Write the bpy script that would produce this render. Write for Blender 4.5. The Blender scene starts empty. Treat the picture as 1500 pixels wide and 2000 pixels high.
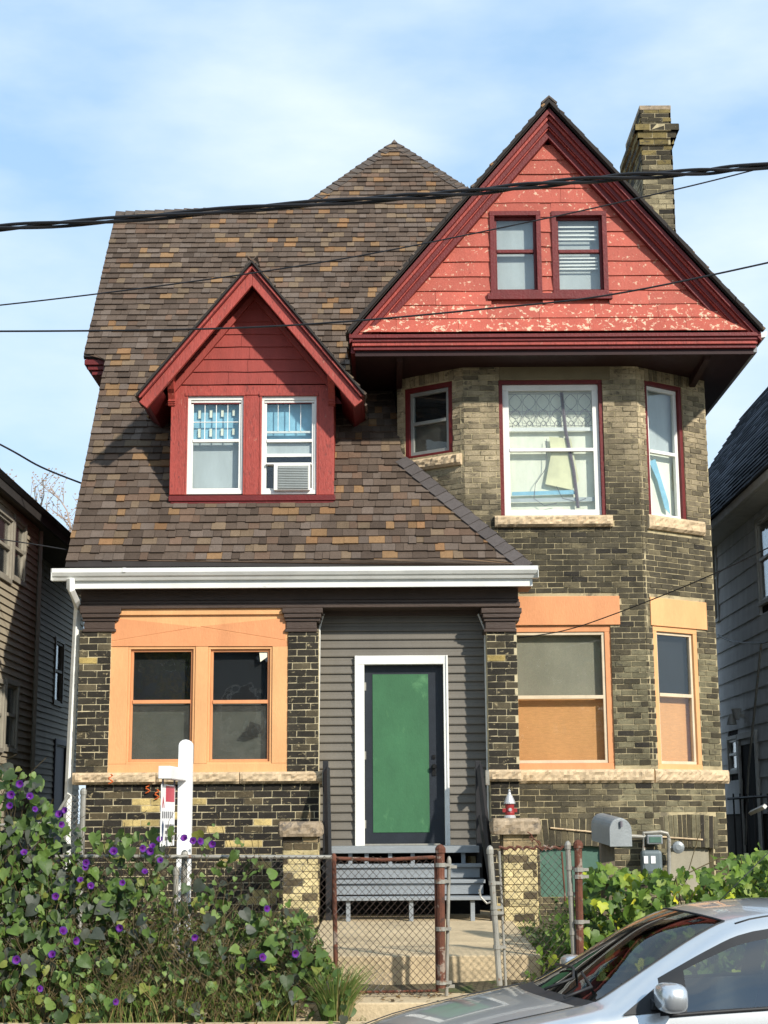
import bpy, math, random
from mathutils import Vector, Matrix
random.seed(7)
RND = random.Random(11)
V = Vector
# ------------------------------------------------------------------ camera
scene = bpy.context.scene
COL = scene.collection
FPX, TH, ROLL, EYE = 3040.0, math.radians(11.17), 0.006, 1.0
Fw = V((0, math.cos(TH), math.sin(TH))); Up0 = V((0, -math.sin(TH), math.cos(TH))); Ri0 = V((1, 0, 0))
Ri = (Ri0 - ROLL*Up0).normalized(); Up = (Up0 + ROLL*Ri0).normalized()
CAM = V((0, 0, EYE))
cd = bpy.data.cameras.new('camera'); cam = bpy.data.objects.new('camera', cd); COL.objects.link(cam)
cd.sensor_fit = 'VERTICAL'; cd.sensor_height = 36.0; cd.sensor_width = 27.0
cd.lens = FPX/2000*36; cd.clip_start = 0.1; cd.clip_end = 3000
cam.matrix_world = Matrix(((Ri.x, Up.x, -Fw.x, CAM.x), (Ri.y, Up.y, -Fw.y, CAM.y), (Ri.z, Up.z, -Fw.z, CAM.z), (0, 0, 0, 1)))
scene.camera = cam
# ------------------------------------------------------------------ world and sun
SUN_EL, SUN_AZ = math.radians(31), math.radians(39)       # azimuth: to the right of the line from house to camera
sun_dir = V((math.sin(SUN_AZ)*math.cos(SUN_EL), -math.cos(SUN_AZ)*math.cos(SUN_EL), math.sin(SUN_EL)))
world = bpy.data.worlds.new("World"); scene.world = world; world.use_nodes = True
wn, wl = world.node_tree.nodes, world.node_tree.links
for n in list(wn): wn.remove(n)
wo = wn.new('ShaderNodeOutputWorld'); bg = wn.new('ShaderNodeBackground'); bg.inputs[1].default_value = 0.15
sky = wn.new('ShaderNodeTexSky'); sky.sky_type = 'NISHITA'; sky.sun_disc = False
sky.sun_elevation = SUN_EL; sky.sun_rotation = math.atan2(sun_dir.x, sun_dir.y)
sky.altitude = 200; sky.air_density = 1.0; sky.dust_density = 0.3; sky.ozone_density = 2.2
tc = wn.new('ShaderNodeTexCoord'); mp = wn.new('ShaderNodeMapping'); mp.inputs['Scale'].default_value = (1.6, 1.6, 4.2)
mp.inputs['Location'].default_value = (3.1, 0.4, 1.2)
nz = wn.new('ShaderNodeTexNoise'); nz.inputs['Scale'].default_value = 1.7; nz.inputs['Detail'].default_value = 7; nz.inputs['Roughness'].default_value = 0.52
rmp = wn.new('ShaderNodeValToRGB'); rmp.color_ramp.elements[0].position = 0.40; rmp.color_ramp.elements[1].position = 0.66
rmp.color_ramp.elements[0].color = (0.04, 0.04, 0.04, 1); rmp.color_ramp.elements[1].color = (0.80, 0.80, 0.80, 1)
mx = wn.new('ShaderNodeMix'); mx.data_type = 'RGBA'
mx.inputs[7].default_value = (5.2, 5.8, 6.2, 1)
wl.new(tc.outputs['Generated'], mp.inputs[0]); wl.new(mp.outputs[0], nz.inputs['Vector']); wl.new(nz.outputs[0], rmp.inputs[0])
mb0 = wn.new('ShaderNodeMix'); mb0.data_type = 'RGBA'; mb0.inputs[0].default_value = 0.72; mb0.inputs[7].default_value = (2.45, 4.0, 5.8, 1)
wl.new(sky.outputs[0], mb0.inputs[6])
sx = wn.new('ShaderNodeSeparateXYZ'); wl.new(tc.outputs['Generated'], sx.inputs[0])
hz = wn.new('ShaderNodeMapRange'); hz.inputs[1].default_value = 0.0; hz.inputs[2].default_value = 0.42; hz.inputs[3].default_value = 0.75; hz.inputs[4].default_value = 0.0
wl.new(sx.outputs[2], hz.inputs[0])
mb1 = wn.new('ShaderNodeMix'); mb1.data_type = 'RGBA'; mb1.inputs[7].default_value = (4.3, 5.2, 6.0, 1); wl.new(hz.outputs[0], mb1.inputs[0]); wl.new(mb0.outputs[2], mb1.inputs[6])
wl.new(rmp.outputs[0], mx.inputs[0]); wl.new(mb1.outputs[2], mx.inputs[6]); wl.new(mx.outputs[2], bg.inputs[0]); wl.new(bg.outputs[0], wo.inputs[0])
sd = bpy.data.lights.new('sun', 'SUN'); sd.energy = 4.4; sd.angle = math.radians(1.6); sd.color = (1.0, 0.93, 0.82)
so = bpy.data.objects.new('sun', sd); COL.objects.link(so); so.rotation_euler = sun_dir.to_track_quat('Z', 'Y').to_euler(); so.location = (10, -10, 20)
scene.view_settings.view_transform = 'Standard'; scene.view_settings.look = 'None'
scene.view_settings.exposure = 0.34; scene.view_settings.gamma = 1; scene.view_settings.use_curve_mapping = False

# ------------------------------------------------------------------ helpers
def lin(r, g, b):
    f = lambda c: (c/255/12.92 if c/255 <= 0.04045 else ((c/255+0.055)/1.055)**2.4)
    return (f(r), f(g), f(b))
def alb(r, g, b, k=1.25):       # albedo of a surface that the photograph shows sunlit in this colour
    return tuple(min(0.85, c/k) for c in lin(r, g, b))
def ray(px, py): return Fw + (px-750)/FPX*Ri + (1000-py)/FPX*Up
def atY(px, py, Y): d = ray(px, py); return CAM + d*(Y/d.y)
def atX(px, py, X): d = ray(px, py); return CAM + d*(X/d.x)
def atZ(px, py, Z): d = ray(px, py); return CAM + d*((Z-EYE)/d.z)
def onP(px, py, P0, n): d = ray(px, py); return CAM + d*((P0-CAM).dot(n)/d.dot(n))
def proj(p):
    q = p-CAM; dz = q.dot(Fw)
    return (750+FPX*q.dot(Ri)/dz, 1000-FPX*q.dot(Up)/dz)

class NT:
    def __init__(s, m): s.m = m; s.n = m.node_tree.nodes; s.l = m.node_tree.links
def material(name, col=(.5, .5, .5), rough=.75, var=.14, scale=6., bump=.15, bscale=60., attr=False, metal=0., chips=(), spec=.35,
             stretch=(1, 1, 1), coat=0., trans=0., fine=.06, stain=.10):
    m = bpy.data.materials.new(name); m.use_nodes = True; N = m.node_tree.nodes; L = m.node_tree.links
    b = N['Principled BSDF']; b.inputs['Roughness'].default_value = rough; b.inputs['Metallic'].default_value = metal
    b.inputs['Specular IOR Level'].default_value = spec
    if coat: b.inputs['Coat Weight'].default_value = coat; b.inputs['Coat Roughness'].default_value = .04
    g = N.new('ShaderNodeNewGeometry'); mpn = N.new('ShaderNodeMapping'); mpn.inputs['Scale'].default_value = stretch
    L.new(g.outputs['Position'], mpn.inputs[0]); pos = mpn.outputs[0]
    def noise(sc, det=4, rg=.6, dist=0):
        n = N.new('ShaderNodeTexNoise'); n.inputs['Scale'].default_value = sc; n.inputs['Detail'].default_value = det
        n.inputs['Roughness'].default_value = rg; n.inputs['Distortion'].default_value = dist; L.new(pos, n.inputs['Vector']); return n.outputs[0]
    def mulmap(src, amt):
        r = N.new('ShaderNodeMapRange'); r.inputs[1].default_value = .25; r.inputs[2].default_value = .75
        r.inputs[3].default_value = 1-amt; r.inputs[4].default_value = 1+amt; L.new(src, r.inputs[0]); return r.outputs[0]
    if attr:
        a = N.new('ShaderNodeAttribute'); a.attribute_name = 'Col'; c = a.outputs['Color']
    else:
        a = N.new('ShaderNodeRGB'); a.outputs[0].default_value = (*col, 1); c = a.outputs[0]
    for amt, sc in ((var, scale), (fine, bscale)):
        if amt:
            vm = N.new('ShaderNodeVectorMath'); vm.operation = 'SCALE'; L.new(c, vm.inputs[0]); L.new(mulmap(noise(sc), amt), vm.inputs['Scale']); c = vm.outputs[0]
    if stain:
        mp2 = N.new('ShaderNodeMapping'); mp2.inputs['Scale'].default_value = (1.6, 1.6, .45); L.new(g.outputs['Position'], mp2.inputs[0])
        n = N.new('ShaderNodeTexNoise'); n.inputs['Scale'].default_value = 2.3; n.inputs['Detail'].default_value = 6; n.inputs['Roughness'].default_value = .62; L.new(mp2.outputs[0], n.inputs['Vector'])
        vm = N.new('ShaderNodeVectorMath'); vm.operation = 'SCALE'; L.new(c, vm.inputs[0]); L.new(mulmap(n.outputs[0], stain), vm.inputs['Scale']); c = vm.outputs[0]
    if chips and not isinstance(chips[0][0], tuple): chips = (chips,)
    for (cc, thr, soft, sc, amt) in chips:
        r = N.new('ShaderNodeMapRange'); r.inputs[1].default_value = thr; r.inputs[2].default_value = thr+soft
        r.inputs[3].default_value = 0; r.inputs[4].default_value = amt; L.new(noise(sc, 6, .68, .3), r.inputs[0])
        x = N.new('ShaderNodeMix'); x.data_type = 'RGBA'; L.new(r.outputs[0], x.inputs[0]); L.new(c, x.inputs[6]); x.inputs[7].default_value = (*cc, 1); c = x.outputs[2]
    L.new(c, b.inputs['Base Color'])
    if bump:
        bn = N.new('ShaderNodeBump'); bn.inputs['Strength'].default_value = min(1, bump*2.2); bn.inputs['Distance'].default_value = .006
        L.new(noise(bscale, 5, .65), bn.inputs['Height']); L.new(bn.outputs[0], b.inputs['Normal'])
    if trans:
        t = N.new('ShaderNodeBsdfTranslucent'); L.new(c, t.inputs[0]); ms = N.new('ShaderNodeMixShader'); ms.inputs[0].default_value = trans
        L.new(b.outputs[0], ms.inputs[1]); L.new(t.outputs[0], ms.inputs[2]); L.new(ms.outputs[0], N['Material Output'].inputs[0])
    return m
def glass(name, tint=(.8, .85, .85), rough=.02, ior=1.5, dirt=.0, dirtcol=(.3, .3, .3), boost=1.0):
    m = bpy.data.materials.new(name); m.use_nodes = True; N = m.node_tree.nodes; L = m.node_tree.links
    N.remove(N['Principled BSDF']); out = N['Material Output']
    t = N.new('ShaderNodeBsdfTransparent'); t.inputs[0].default_value = (*tint, 1)
    gl = N.new('ShaderNodeBsdfGlossy'); gl.inputs['Roughness'].default_value = rough
    fr = N.new('ShaderNodeFresnel'); g0 = N.new('ShaderNodeNewGeometry')
    ri = N.new('ShaderNodeMapRange'); ri.inputs[3].default_value = ior; ri.inputs[4].default_value = 1/ior
    L.new(g0.outputs['Backfacing'], ri.inputs[0]); L.new(ri.outputs[0], fr.inputs[0])
    # uneven old glass
    g = N.new('ShaderNodeNewGeometry'); n1 = N.new('ShaderNodeTexNoise'); n1.inputs['Scale'].default_value = 3.0; n1.inputs['Detail'].default_value = 2
    L.new(g.outputs['Position'], n1.inputs['Vector']); bp = N.new('ShaderNodeBump'); bp.inputs['Strength'].default_value = .25; bp.inputs['Distance'].default_value = .01
    L.new(n1.outputs[0], bp.inputs['Height']); L.new(bp.outputs[0], gl.inputs['Normal'])
    mu = N.new('ShaderNodeMath'); mu.operation = 'MULTIPLY'; mu.inputs[1].default_value = boost; L.new(fr.outputs[0], mu.inputs[0]); mu.use_clamp = True
    ms = N.new('ShaderNodeMixShader'); L.new(mu.outputs[0], ms.inputs[0]); L.new(t.outputs[0], ms.inputs[1]); L.new(gl.outputs[0], ms.inputs[2])
    last = ms
    if dirt:
        d = N.new('ShaderNodeBsdfDiffuse'); d.inputs[0].default_value = (*dirtcol, 1)
        n2 = N.new('ShaderNodeTexNoise'); n2.inputs['Scale'].default_value = 5; n2.inputs['Detail'].default_value = 8; n2.inputs['Roughness'].default_value = .7
        L.new(g.outputs['Position'], n2.inputs['Vector']); r = N.new('ShaderNodeMapRange'); r.inputs[1].default_value = .35; r.inputs[2].default_value = .8
        r.inputs[3].default_value = dirt*.5; r.inputs[4].default_value = min(1, dirt*1.5); L.new(n2.outputs[0], r.inputs[0])
        m2 = N.new('ShaderNodeMixShader'); L.new(r.outputs[0], m2.inputs[0]); L.new(ms.outputs[0], m2.inputs[1]); L.new(d.outputs[0], m2.inputs[2]); last = m2
    L.new(last.outputs[0], out.inputs[0]); return m

def tag(o, label=None, cat=None, group=None, kind=None):
    if label: o['label'] = label
    if cat: o['category'] = cat
    if group: o['group'] = group
    if kind: o['kind'] = kind
    return o
def parent(o, p):
    if p is not None:
        o.parent = p
        if p.type == 'EMPTY': o.matrix_parent_inverse = Matrix.Translation(-p.location)
        else: o.matrix_parent_inverse = Matrix.Translation(-p.location)
def empty(name, loc, label, cat, group=None):
    o = bpy.data.objects.new(name, None); o.empty_display_size = .2; COL.objects.link(o); o.location = loc; tag(o, label, cat, group); return o

class MB:
    def __init__(s): s.v = []; s.f = []; s.c = []; s.mi = []
    def poly(s, pts, col=None, mi=0):
        k = len(s.v); s.v += [tuple(p) for p in pts]; s.f.append(tuple(range(k, k+len(pts)))); s.c.append(col); s.mi.append(mi)
    def hexa(s, p, col=None, mi=0):      # p: 8 points, 0-3 bottom loop, 4-7 top loop
        k = len(s.v); s.v += [tuple(q) for q in p]
        for f in ((0, 3, 2, 1), (4, 5, 6, 7), (0, 1, 5, 4), (1, 2, 6, 5), (2, 3, 7, 6), (3, 0, 4, 7)):
            s.f.append(tuple(k+i for i in f)); s.c.append(col); s.mi.append(mi)
    def box(s, x0, x1, y0, y1, z0, z1, col=None, mi=0):
        s.hexa([(x0, y0, z0), (x1, y0, z0), (x1, y1, z0), (x0, y1, z0), (x0, y0, z1), (x1, y0, z1), (x1, y1, z1), (x0, y1, z1)], col, mi)
    def extr(s, pts, vec, col=None, mi=0, mi_side=None):
        n = len(pts); k = len(s.v); vec = V(vec)
        s.v += [tuple(V(p)) for p in pts] + [tuple(V(p)+vec) for p in pts]
        s.f.append(tuple(range(k+n-1, k-1, -1))); s.f.append(tuple(range(k+n, k+2*n))); s.c += [col]*2; s.mi += [mi]*2
        for i in range(n):
            j = (i+1) % n; s.f.append((k+i, k+j, k+n+j, k+n+i)); s.c.append(col); s.mi.append(mi if mi_side is None else mi_side)
    def tube(s, pts, r, n=6, col=None, mi=0, caps=True):
        pts = [V(p) for p in pts]; k = len(s.v); m = len(pts)
        rs = r if isinstance(r, (list, tuple)) else [r]*m
        for i, p in enumerate(pts):
            t = (pts[min(i+1, m-1)]-pts[max(i-1, 0)]);
            if t.length < 1e-9: t = V((0, 0, 1))
            t.normalize(); a = V((0, 0, 1)) if abs(t.z) < .9 else V((0, 1, 0))
            u = t.cross(a).normalized(); w = t.cross(u)
            for j in range(n):
                an = 2*math.pi*j/n; s.v.append(tuple(p+u*math.cos(an)*rs[i]+w*math.sin(an)*rs[i]))
        for i in range(m-1):
            for j in range(n):
                j2 = (j+1) % n; s.f.append((k+i*n+j, k+i*n+j2, k+(i+1)*n+j2, k+(i+1)*n+j)); s.c.append(col); s.mi.append(mi)
        if caps:
            s.f.append(tuple(k+j for j in range(n))[::-1]); s.f.append(tuple(k+(m-1)*n+j for j in range(n))); s.c += [col]*2; s.mi += [mi]*2
    def lathe(s, c, prof, n=16, col=None, mi=0, axis='Z'):
        k = len(s.v); m = len(prof)
        for (r, h) in prof:
            for j in range(n):
                a = 2*math.pi*j/n
                if axis == 'Z': s.v.append((c[0]+r*math.cos(a), c[1]+r*math.sin(a), c[2]+h))
                elif axis == 'Y': s.v.append((c[0]+r*math.cos(a), c[1]+h, c[2]+r*math.sin(a)))
                else: s.v.append((c[0]+h, c[1]+r*math.cos(a), c[2]+r*math.sin(a)))
        for i in range(m-1):
            for j in range(n):
                j2 = (j+1) % n; s.f.append((k+i*n+j, k+i*n+j2, k+(i+1)*n+j2, k+(i+1)*n+j)); s.c.append(col); s.mi.append(mi)
        s.f.append(tuple(k+j for j in range(n))[::-1]); s.f.append(tuple(k+(m-1)*n+j for j in range(n))); s.c += [col]*2; s.mi += [mi]*2
    def build(s, name, mats, par=None, smooth=False, bevel=0, origin=None, fixn=True):
        if not isinstance(mats, (list, tuple)): mats = [mats]
        me = bpy.data.meshes.new(name); vv = s.v
        if origin is not None: vv = [(x-origin[0], y-origin[1], z-origin[2]) for x, y, z in s.v]
        me.from_pydata(vv, [], s.f)
        for m in mats: me.materials.append(m)
        if len(mats) > 1: me.polygons.foreach_set('material_index', s.mi)
        if any(c is not None for c in s.c):
            at = me.color_attributes.new('Col', 'FLOAT_COLOR', 'CORNER'); buf = []
            for f, c in zip(s.f, s.c):
                c = c or (.5, .5, .5); buf += [c[0], c[1], c[2], 1.0]*len(f)
            at.data.foreach_set('color', buf)
        if smooth: me.polygons.foreach_set('use_smooth', [True]*len(s.f))
        me.update()
        if fixn and len(s.f) < 4000:
            import bmesh
            b = bmesh.new(); b.from_mesh(me); bmesh.ops.recalc_face_normals(b, faces=b.faces); b.to_mesh(me); b.free()
        o = bpy.data.objects.new(name, me); COL.objects.link(o)
        if origin is not None: o.location = origin
        parent(o, par)
        if bevel:
            bv = o.modifiers.new('bevel', 'BEVEL'); bv.width = bevel; bv.segments = 2; bv.limit_method = 'ANGLE'; bv.angle_limit = .6
        return o

class Frame:            # a vertical wall plane: u along it (left to right from the street), z up, w out of it
    def __init__(s, a, b):   # a, b: (x, y) ends, left to right as seen from outside
        s.O = V((a[0], a[1], 0)); d = V((b[0]-a[0], b[1]-a[1], 0)); s.W = d.length; s.t = d.normalized(); s.n = V((s.t.y, -s.t.x, 0))
    def p(s, u, z, w=0): return s.O + s.t*u + s.n*w + V((0, 0, z))
    def pix(s, px, py, w=0):
        q = onP(px, py, s.O+s.n*w, s.n); return ((q-s.O).dot(s.t), q.z)
    def rect(s, l, t, r, b, w=0):
        mx_, my = (l+r)/2, (t+b)/2
        return (s.pix(l, my, w)[0], s.pix(r, my, w)[0], s.pix(mx_, b, w)[1], s.pix(mx_, t, w)[1])
    def box(s, mb, u0, u1, z0, z1, w0, w1, col=None, mi=0):
        mb.hexa([s.p(u0, z0, w1), s.p(u1, z0, w1), s.p(u1, z0, w0), s.p(u0, z0, w0), s.p(u0, z1, w1), s.p(u1, z1, w1), s.p(u1, z1, w0), s.p(u0, z1, w0)], col, mi)
    def poly(s, mb, uz, w0, w1, col=None, mi=0):
        mb.extr([s.p(u, z, w0) for u, z in uz], s.n*(w1-w0), col, mi)

# ------------------------------------------------------------------ materials
cream = (.40, .34, .20)
M = {}
M['brick'] = material('cream_brick_sooty', attr=True, stain=.35, rough=.88, var=.30, scale=9, bump=.5, bscale=90, fine=.30,
                      chips=((.40, .33, .19), .60, .05, 15, .7), stretch=(1, 1, 1.5))
M['brick_light'] = material('cream_brick_lighter', attr=True, stain=.5, rough=.88, var=.28, scale=8, bump=.5, bscale=80, fine=.28,
                      chips=(((.04, .036, .029), .57, .06, 11, .7), ((.42, .37, .26), .66, .03, 23, .6)), stretch=(1, 1, 2.2))
M['mortar'] = material('mortar_cream', alb(216, 202, 165), rough=.95, var=.30, scale=3, bump=.4, bscale=70, chips=(((.09, .08, .06), .55, .08, 7, .85),))
M['mortar_dark'] = material('mortar_grey', alb(188, 174, 138), rough=.95, var=.35, scale=3, bump=.4, bscale=70, chips=(((.09, .08, .06), .50, .12, 4, .8),))
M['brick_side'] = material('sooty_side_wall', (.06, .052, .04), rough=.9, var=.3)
M['shingle'] = material('asphalt_shingle', attr=True, stain=.14, rough=.92, var=.12, scale=30, bump=.5, bscale=260, fine=.35, spec=.2)
M['deck'] = material('roof_underlay', (.03, .026, .024), rough=.9)
M['redlit'] = material('flaking_red_paint', attr=True, rough=.62, var=.10, scale=4, bump=.35, bscale=45, fine=.10,
                       chips=((alb(238, 212, 180), .60, .03, 20, .7), ((.22, .03, .025), .64, .03, 21, .5)))
M['redpeel'] = material('badly_flaking_red_paint', attr=True, rough=.62, var=.10, scale=4, bump=.35, bscale=45, fine=.10,
                       chips=((alb(238, 212, 180), .56, .03, 18, .8), ((.22, .03, .025), .64, .03, 21, .5)))
M['red'] = material('red_trim_paint', alb(172, 74, 64), rough=.55, var=.16, scale=5, bump=.5, bscale=38, fine=.16,
                    chips=(((.13, .03, .025), .575, .04, 30, .65), ((.42, .24, .17), .64, .03, 19, .55)), stretch=(1.3, 1, .40), stain=.18)
M['redboard'] = material('red_dormer_board', alb(160, 66, 57), rough=.6, var=.12, scale=6, bump=.35, bscale=50, stretch=(2.2, 1, .4), chips=(((.2, .035, .03), .63, .05, 30, .5),))
M['maroon'] = material('dark_red_trim_paint', alb(112, 34, 34), rough=.5, var=.18, scale=6, bump=.35, bscale=40,
                       chips=(((.35, .12, .09), .66, .03, 24, .5),))
M['soffitred_shaded'] = material('soffit_red_shaded', alb(44, 13, 13), rough=.6, var=.2)  # dark red paint, darkened further: shade under the eave is in the colour
M['white'] = material('white_vinyl', (.74, .74, .70), rough=.45, var=.07, scale=3, bump=.05)
M['whitemetal'] = material('white_gutter_metal', (.70, .71, .68), rough=.4, var=.10, scale=2.5, bump=.05, stretch=(.6, 1, 3), chips=(((.35, .33, .27), .66, .05, 8, .5),))
M['brown'] = material('dark_brown_paint', alb(78, 64, 56), rough=.5, var=.16, scale=5, bump=.4, bscale=35, stretch=(.35, 1, 2))
M['orange'] = material('peach_paint', alb(247, 186, 128, 1.34), rough=.62, var=.07, scale=2.5, bump=.22, bscale=34, fine=.05, stretch=(1.6, 1, .5), chips=((.50, .24, .11), .67, .05, 11, .5))
M['orange2'] = material('deeper_peach_paint', alb(240, 166, 114, 1.34), rough=.62, var=.07, scale=2.5, bump=.22, bscale=34, fine=.05, stretch=(1.6, 1, .5), chips=((.50, .24, .11), .67, .05, 11, .5))
M['stone'] = material('rock_faced_limestone', alb(214, 190, 155), rough=.9, var=.25, scale=7, bump=.9, bscale=22, fine=.18, chips=(((.22, .17, .11), .58, .06, 13, .6), (alb(235, 175, 120), .62, .1, 3, .5)))
M['capstone'] = material('weathered_cap_stone', alb(170, 152, 128), rough=.92, var=.28, scale=6, bump=.9, bscale=24, fine=.22, chips=(((.10, .09, .08), .55, .07, 10, .7),))
M['lintelgrey'] = material('painted_stone_lintel', alb(130, 118, 92), rough=.85, var=.2, scale=2)
M['vinyl'] = material('grey_vinyl_siding', alb(114, 109, 100), rough=.5, var=.10, scale=1.5, bump=.06, stretch=(1, 1, .4))
M['doorpaint'] = material('dark_navy_door', alb(40, 46, 54), rough=.45, var=.2, scale=5, bump=.1)
M['green'] = material('green_door_panel', alb(64, 114, 78), rough=.55, var=.16, scale=2.2, bump=.12, chips=((alb(110, 165, 115), .60, .12, 3.5, .5), (alb(190, 190, 120), .74, .02, 6, .8)), stretch=(1, 1, .7))
M['greyboard'] = material('grey_painted_wood', alb(150, 156, 160), rough=.6, var=.12, scale=4, bump=.3, bscale=40, stretch=(.5, 1, 2), chips=(((.20, .18, .15), .66, .04, 14, .6),))
M['greenboard'] = material('green_basement_board', alb(84, 118, 104), rough=.7, var=.2, scale=3)
M['blackwood'] = material('black_handrail', (.018, .018, .02), rough=.5, var=.1)
M['dark'] = material('dark_room', (.012, .013, .015), rough=.9, var=.3, scale=2, bump=0)
M['darkgrey'] = material('grey_screen', alb(140, 138, 132), rough=.9, var=.18, scale=3, bump=.1, fine=.12)
M['screen2'] = material('fly_screen', alb(158, 152, 134), rough=.9, var=.12, scale=2, bump=.05, fine=.1)
M['creamsash'] = material('cream_sash_paint', alb(226, 208, 178), rough=.6, var=.12)
M['blind'] = material('bamboo_blind', alb(236, 172, 112), rough=.8, var=.12, scale=14, bump=.2, stretch=(1, 1, 6))
M['curtain'] = material('pale_curtain', alb(238, 238, 218, 1.1), rough=.9, var=.12, scale=2.2, bump=.2, bscale=8, stretch=(2, 1, .7))
M['yellowcloth'] = material('pale_yellow_cloth', alb(242, 238, 196), rough=.9, var=.15, scale=4, bump=.2, bscale=9)
M['bluefilm'] = material('pale_blue_film', alb(150, 205, 228), rough=.6, var=.2, scale=6, bump=.2, bscale=14)
M['greyshade'] = material('grey_roller_shade', alb(196, 204, 204), rough=.85, var=.12, scale=2.4, bump=.05, stretch=(2, 1, .4))
M['lead'] = material('lead_came', (.14, .13, .15), rough=.6, bump=0, var=.05)
M['alu'] = material('aluminium_storm_frame', alb(170, 172, 165), rough=.4, metal=.3, var=.1)
M['glass'] = glass('window_glass', (.95, .97, .97), boost=1.3)
M['glassdirty'] = glass('dusty_window_glass', (.75, .78, .76), boost=1.2, dirt=.10, dirtcol=(.30, .29, .26))
M['concrete'] = material('old_concrete', alb(205, 185, 150), rough=.95, var=.16, scale=1.6, bump=.5, bscale=40, fine=.15, chips=(((.16, .13, .09), .55, .14, 2.4, .65), ((.1, .085, .06), .66, .03, 30, .5)))
M['asphalt'] = material('asphalt', (.05, .05, .052), rough=.9, var=.2, scale=2, bump=.5, bscale=120, fine=.3)
M['soil'] = material('yard_soil', (.085, .07, .042), rough=.95, var=.35, scale=3, bump=.8, bscale=30, fine=.3, chips=(((.05, .075, .02), .5, .1, 5, .8),))
M['galv'] = material('galvanised_pipe', alb(168, 165, 155), rough=.5, metal=.35, var=.2, scale=9, bump=.15, chips=(((.20, .09, .045), .60, .05, 14, .8),))
M['rust'] = material('rusty_pipe', alb(112, 70, 54), rough=.85, metal=.05, var=.4, scale=7, bump=.5, chips=((alb(170, 156, 142), .56, .05, 6, .75), ((.045, .03, .025), .56, .06, 16, .75)))
M['wire'] = material('rusty_chain_wire', (.075, .052, .04), rough=.7, metal=.2, var=.35, scale=6, bump=0, chips=(((.26, .25, .23), .56, .06, 2.2, .7),))
M['cable'] = material('black_cable', (.012, .012, .014), rough=.45, var=.1, bump=0)
M['leaf'] = material('leaf', attr=True, rough=.5, var=.16, scale=12, bump=.15, bscale=60, trans=.32, spec=.4)
M['stem'] = material('vine_stem', (.10, .075, .035), rough=.85)
M['petal'] = material('purple_petal', attr=True, rough=.6, var=.1, trans=.25, bump=0)
M['postwhite'] = material('white_sign_post', (.80, .80, .79), rough=.5, var=.05, bump=.05)
M['mailgrey'] = material('grey_mailbox_metal', alb(150, 156, 158), rough=.42, metal=.25, var=.10, scale=5)
M['oldwood'] = material('weathered_wood', alb(120, 108, 92), rough=.9, var=.25, stretch=(4, 4, .4), bump=.5)

# ------------------------------------------------------------------ ground, road, pavements
def ground_z(Y):
    pts = [(-60, -.78), (11.1, -.77), (12.5, -.52), (12.95, -.46), (13.7, -.16), (16.4, -.02), (19, 0), (30, .05), (400, .4)]
    for (a, za), (b, zb) in zip(pts, pts[1:]):
        if Y <= b: return za+(zb-za)*max(0, (Y-a))/(b-a)
    return .4
mb = MB(); xs = [-400, -60, -20, -10, -6, -4, -3, -2, -1.2, -.9, -.5, 0, .5, 1, 1.5, 2, 3, 4, 6, 10, 20, 60, 400]; ys = [11.25, 11.6, 11.95, 12.45, 12.7, 12.95, 13.2, 13.45, 13.7, 14.2, 15, 16.4, 19, 30, 80, 400]
for i in range(len(xs)-1):
    for j in range(len(ys)-1):
        q = []
        for (x, y) in ((xs[i], ys[j]), (xs[i+1], ys[j]), (xs[i+1], ys[j+1]), (xs[i], ys[j+1])): q.append((x, y, ground_z(y)-.06+(.02*math.sin(x*3.1+y*2.2) if 12 < y < 30 else 0)))
        mb.poly(q)
tag(mb.build('yard_ground', M['soil'], fixn=False), kind='structure')
mb = MB(); mb.poly([(-400, -60, -.93), (400, -60, -.93), (400, 11.1, -.93), (-400, 11.1, -.93)])
tag(mb.build('road', M['asphalt'], fixn=False), kind='structure')
mb = MB(); mb.box(-400, 400, 11.08, 11.26, -1.1, -.79); tag(mb.build('kerb', M['concrete'], bevel=.015), kind='structure')
pv = MB()
k = -40
while k < 40:      # pavement slabs between the kerb and the front fence
    for ya, yb in ((11.265, 11.9), (11.91, 12.5)):
        pv.hexa([(k+.006, ya, -1), (k+1.494, ya, -1), (k+1.494, yb, -1), (k+.006, yb, -1)]+[(x, y, ground_z(y)+.004*math.sin(k*3)) for x, y in ((k+.006, ya), (k+1.494, ya), (k+1.494, yb), (k+.006, yb))])
    k += 1.5
tag(pv.build('pavement', M['concrete'], fixn=False), kind='structure')
# raised front walk with its step at the gate
WX0, WX1 = atZ(618, 1900, -.42).x, atZ(1010, 1900, -.42).x
mb = MB()
ysl = [13.42, 14.35, 15.3, 16.25, 17.6]
for a, b in zip(ysl, ysl[1:]):
    za, zb = -.115+(a-13.42)*.033, -.115+(b-13.42)*.033
    mb.hexa([(WX0, a+.006, -.6), (WX1+.06, a+.006, -.6), (WX1+.06, b-.006, -.6), (WX0, b-.006, -.6), (WX0, a+.006, za), (WX1+.06, a+.006, za), (WX1+.06, b-.006, zb), (WX0, b-.006, zb)])
mb.box(WX0-.05, WX1+.1, 12.62, 13.41, -.8, -.40)
tag(mb.build('front_walk', M['concrete'], bevel=.012), kind='structure')

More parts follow.
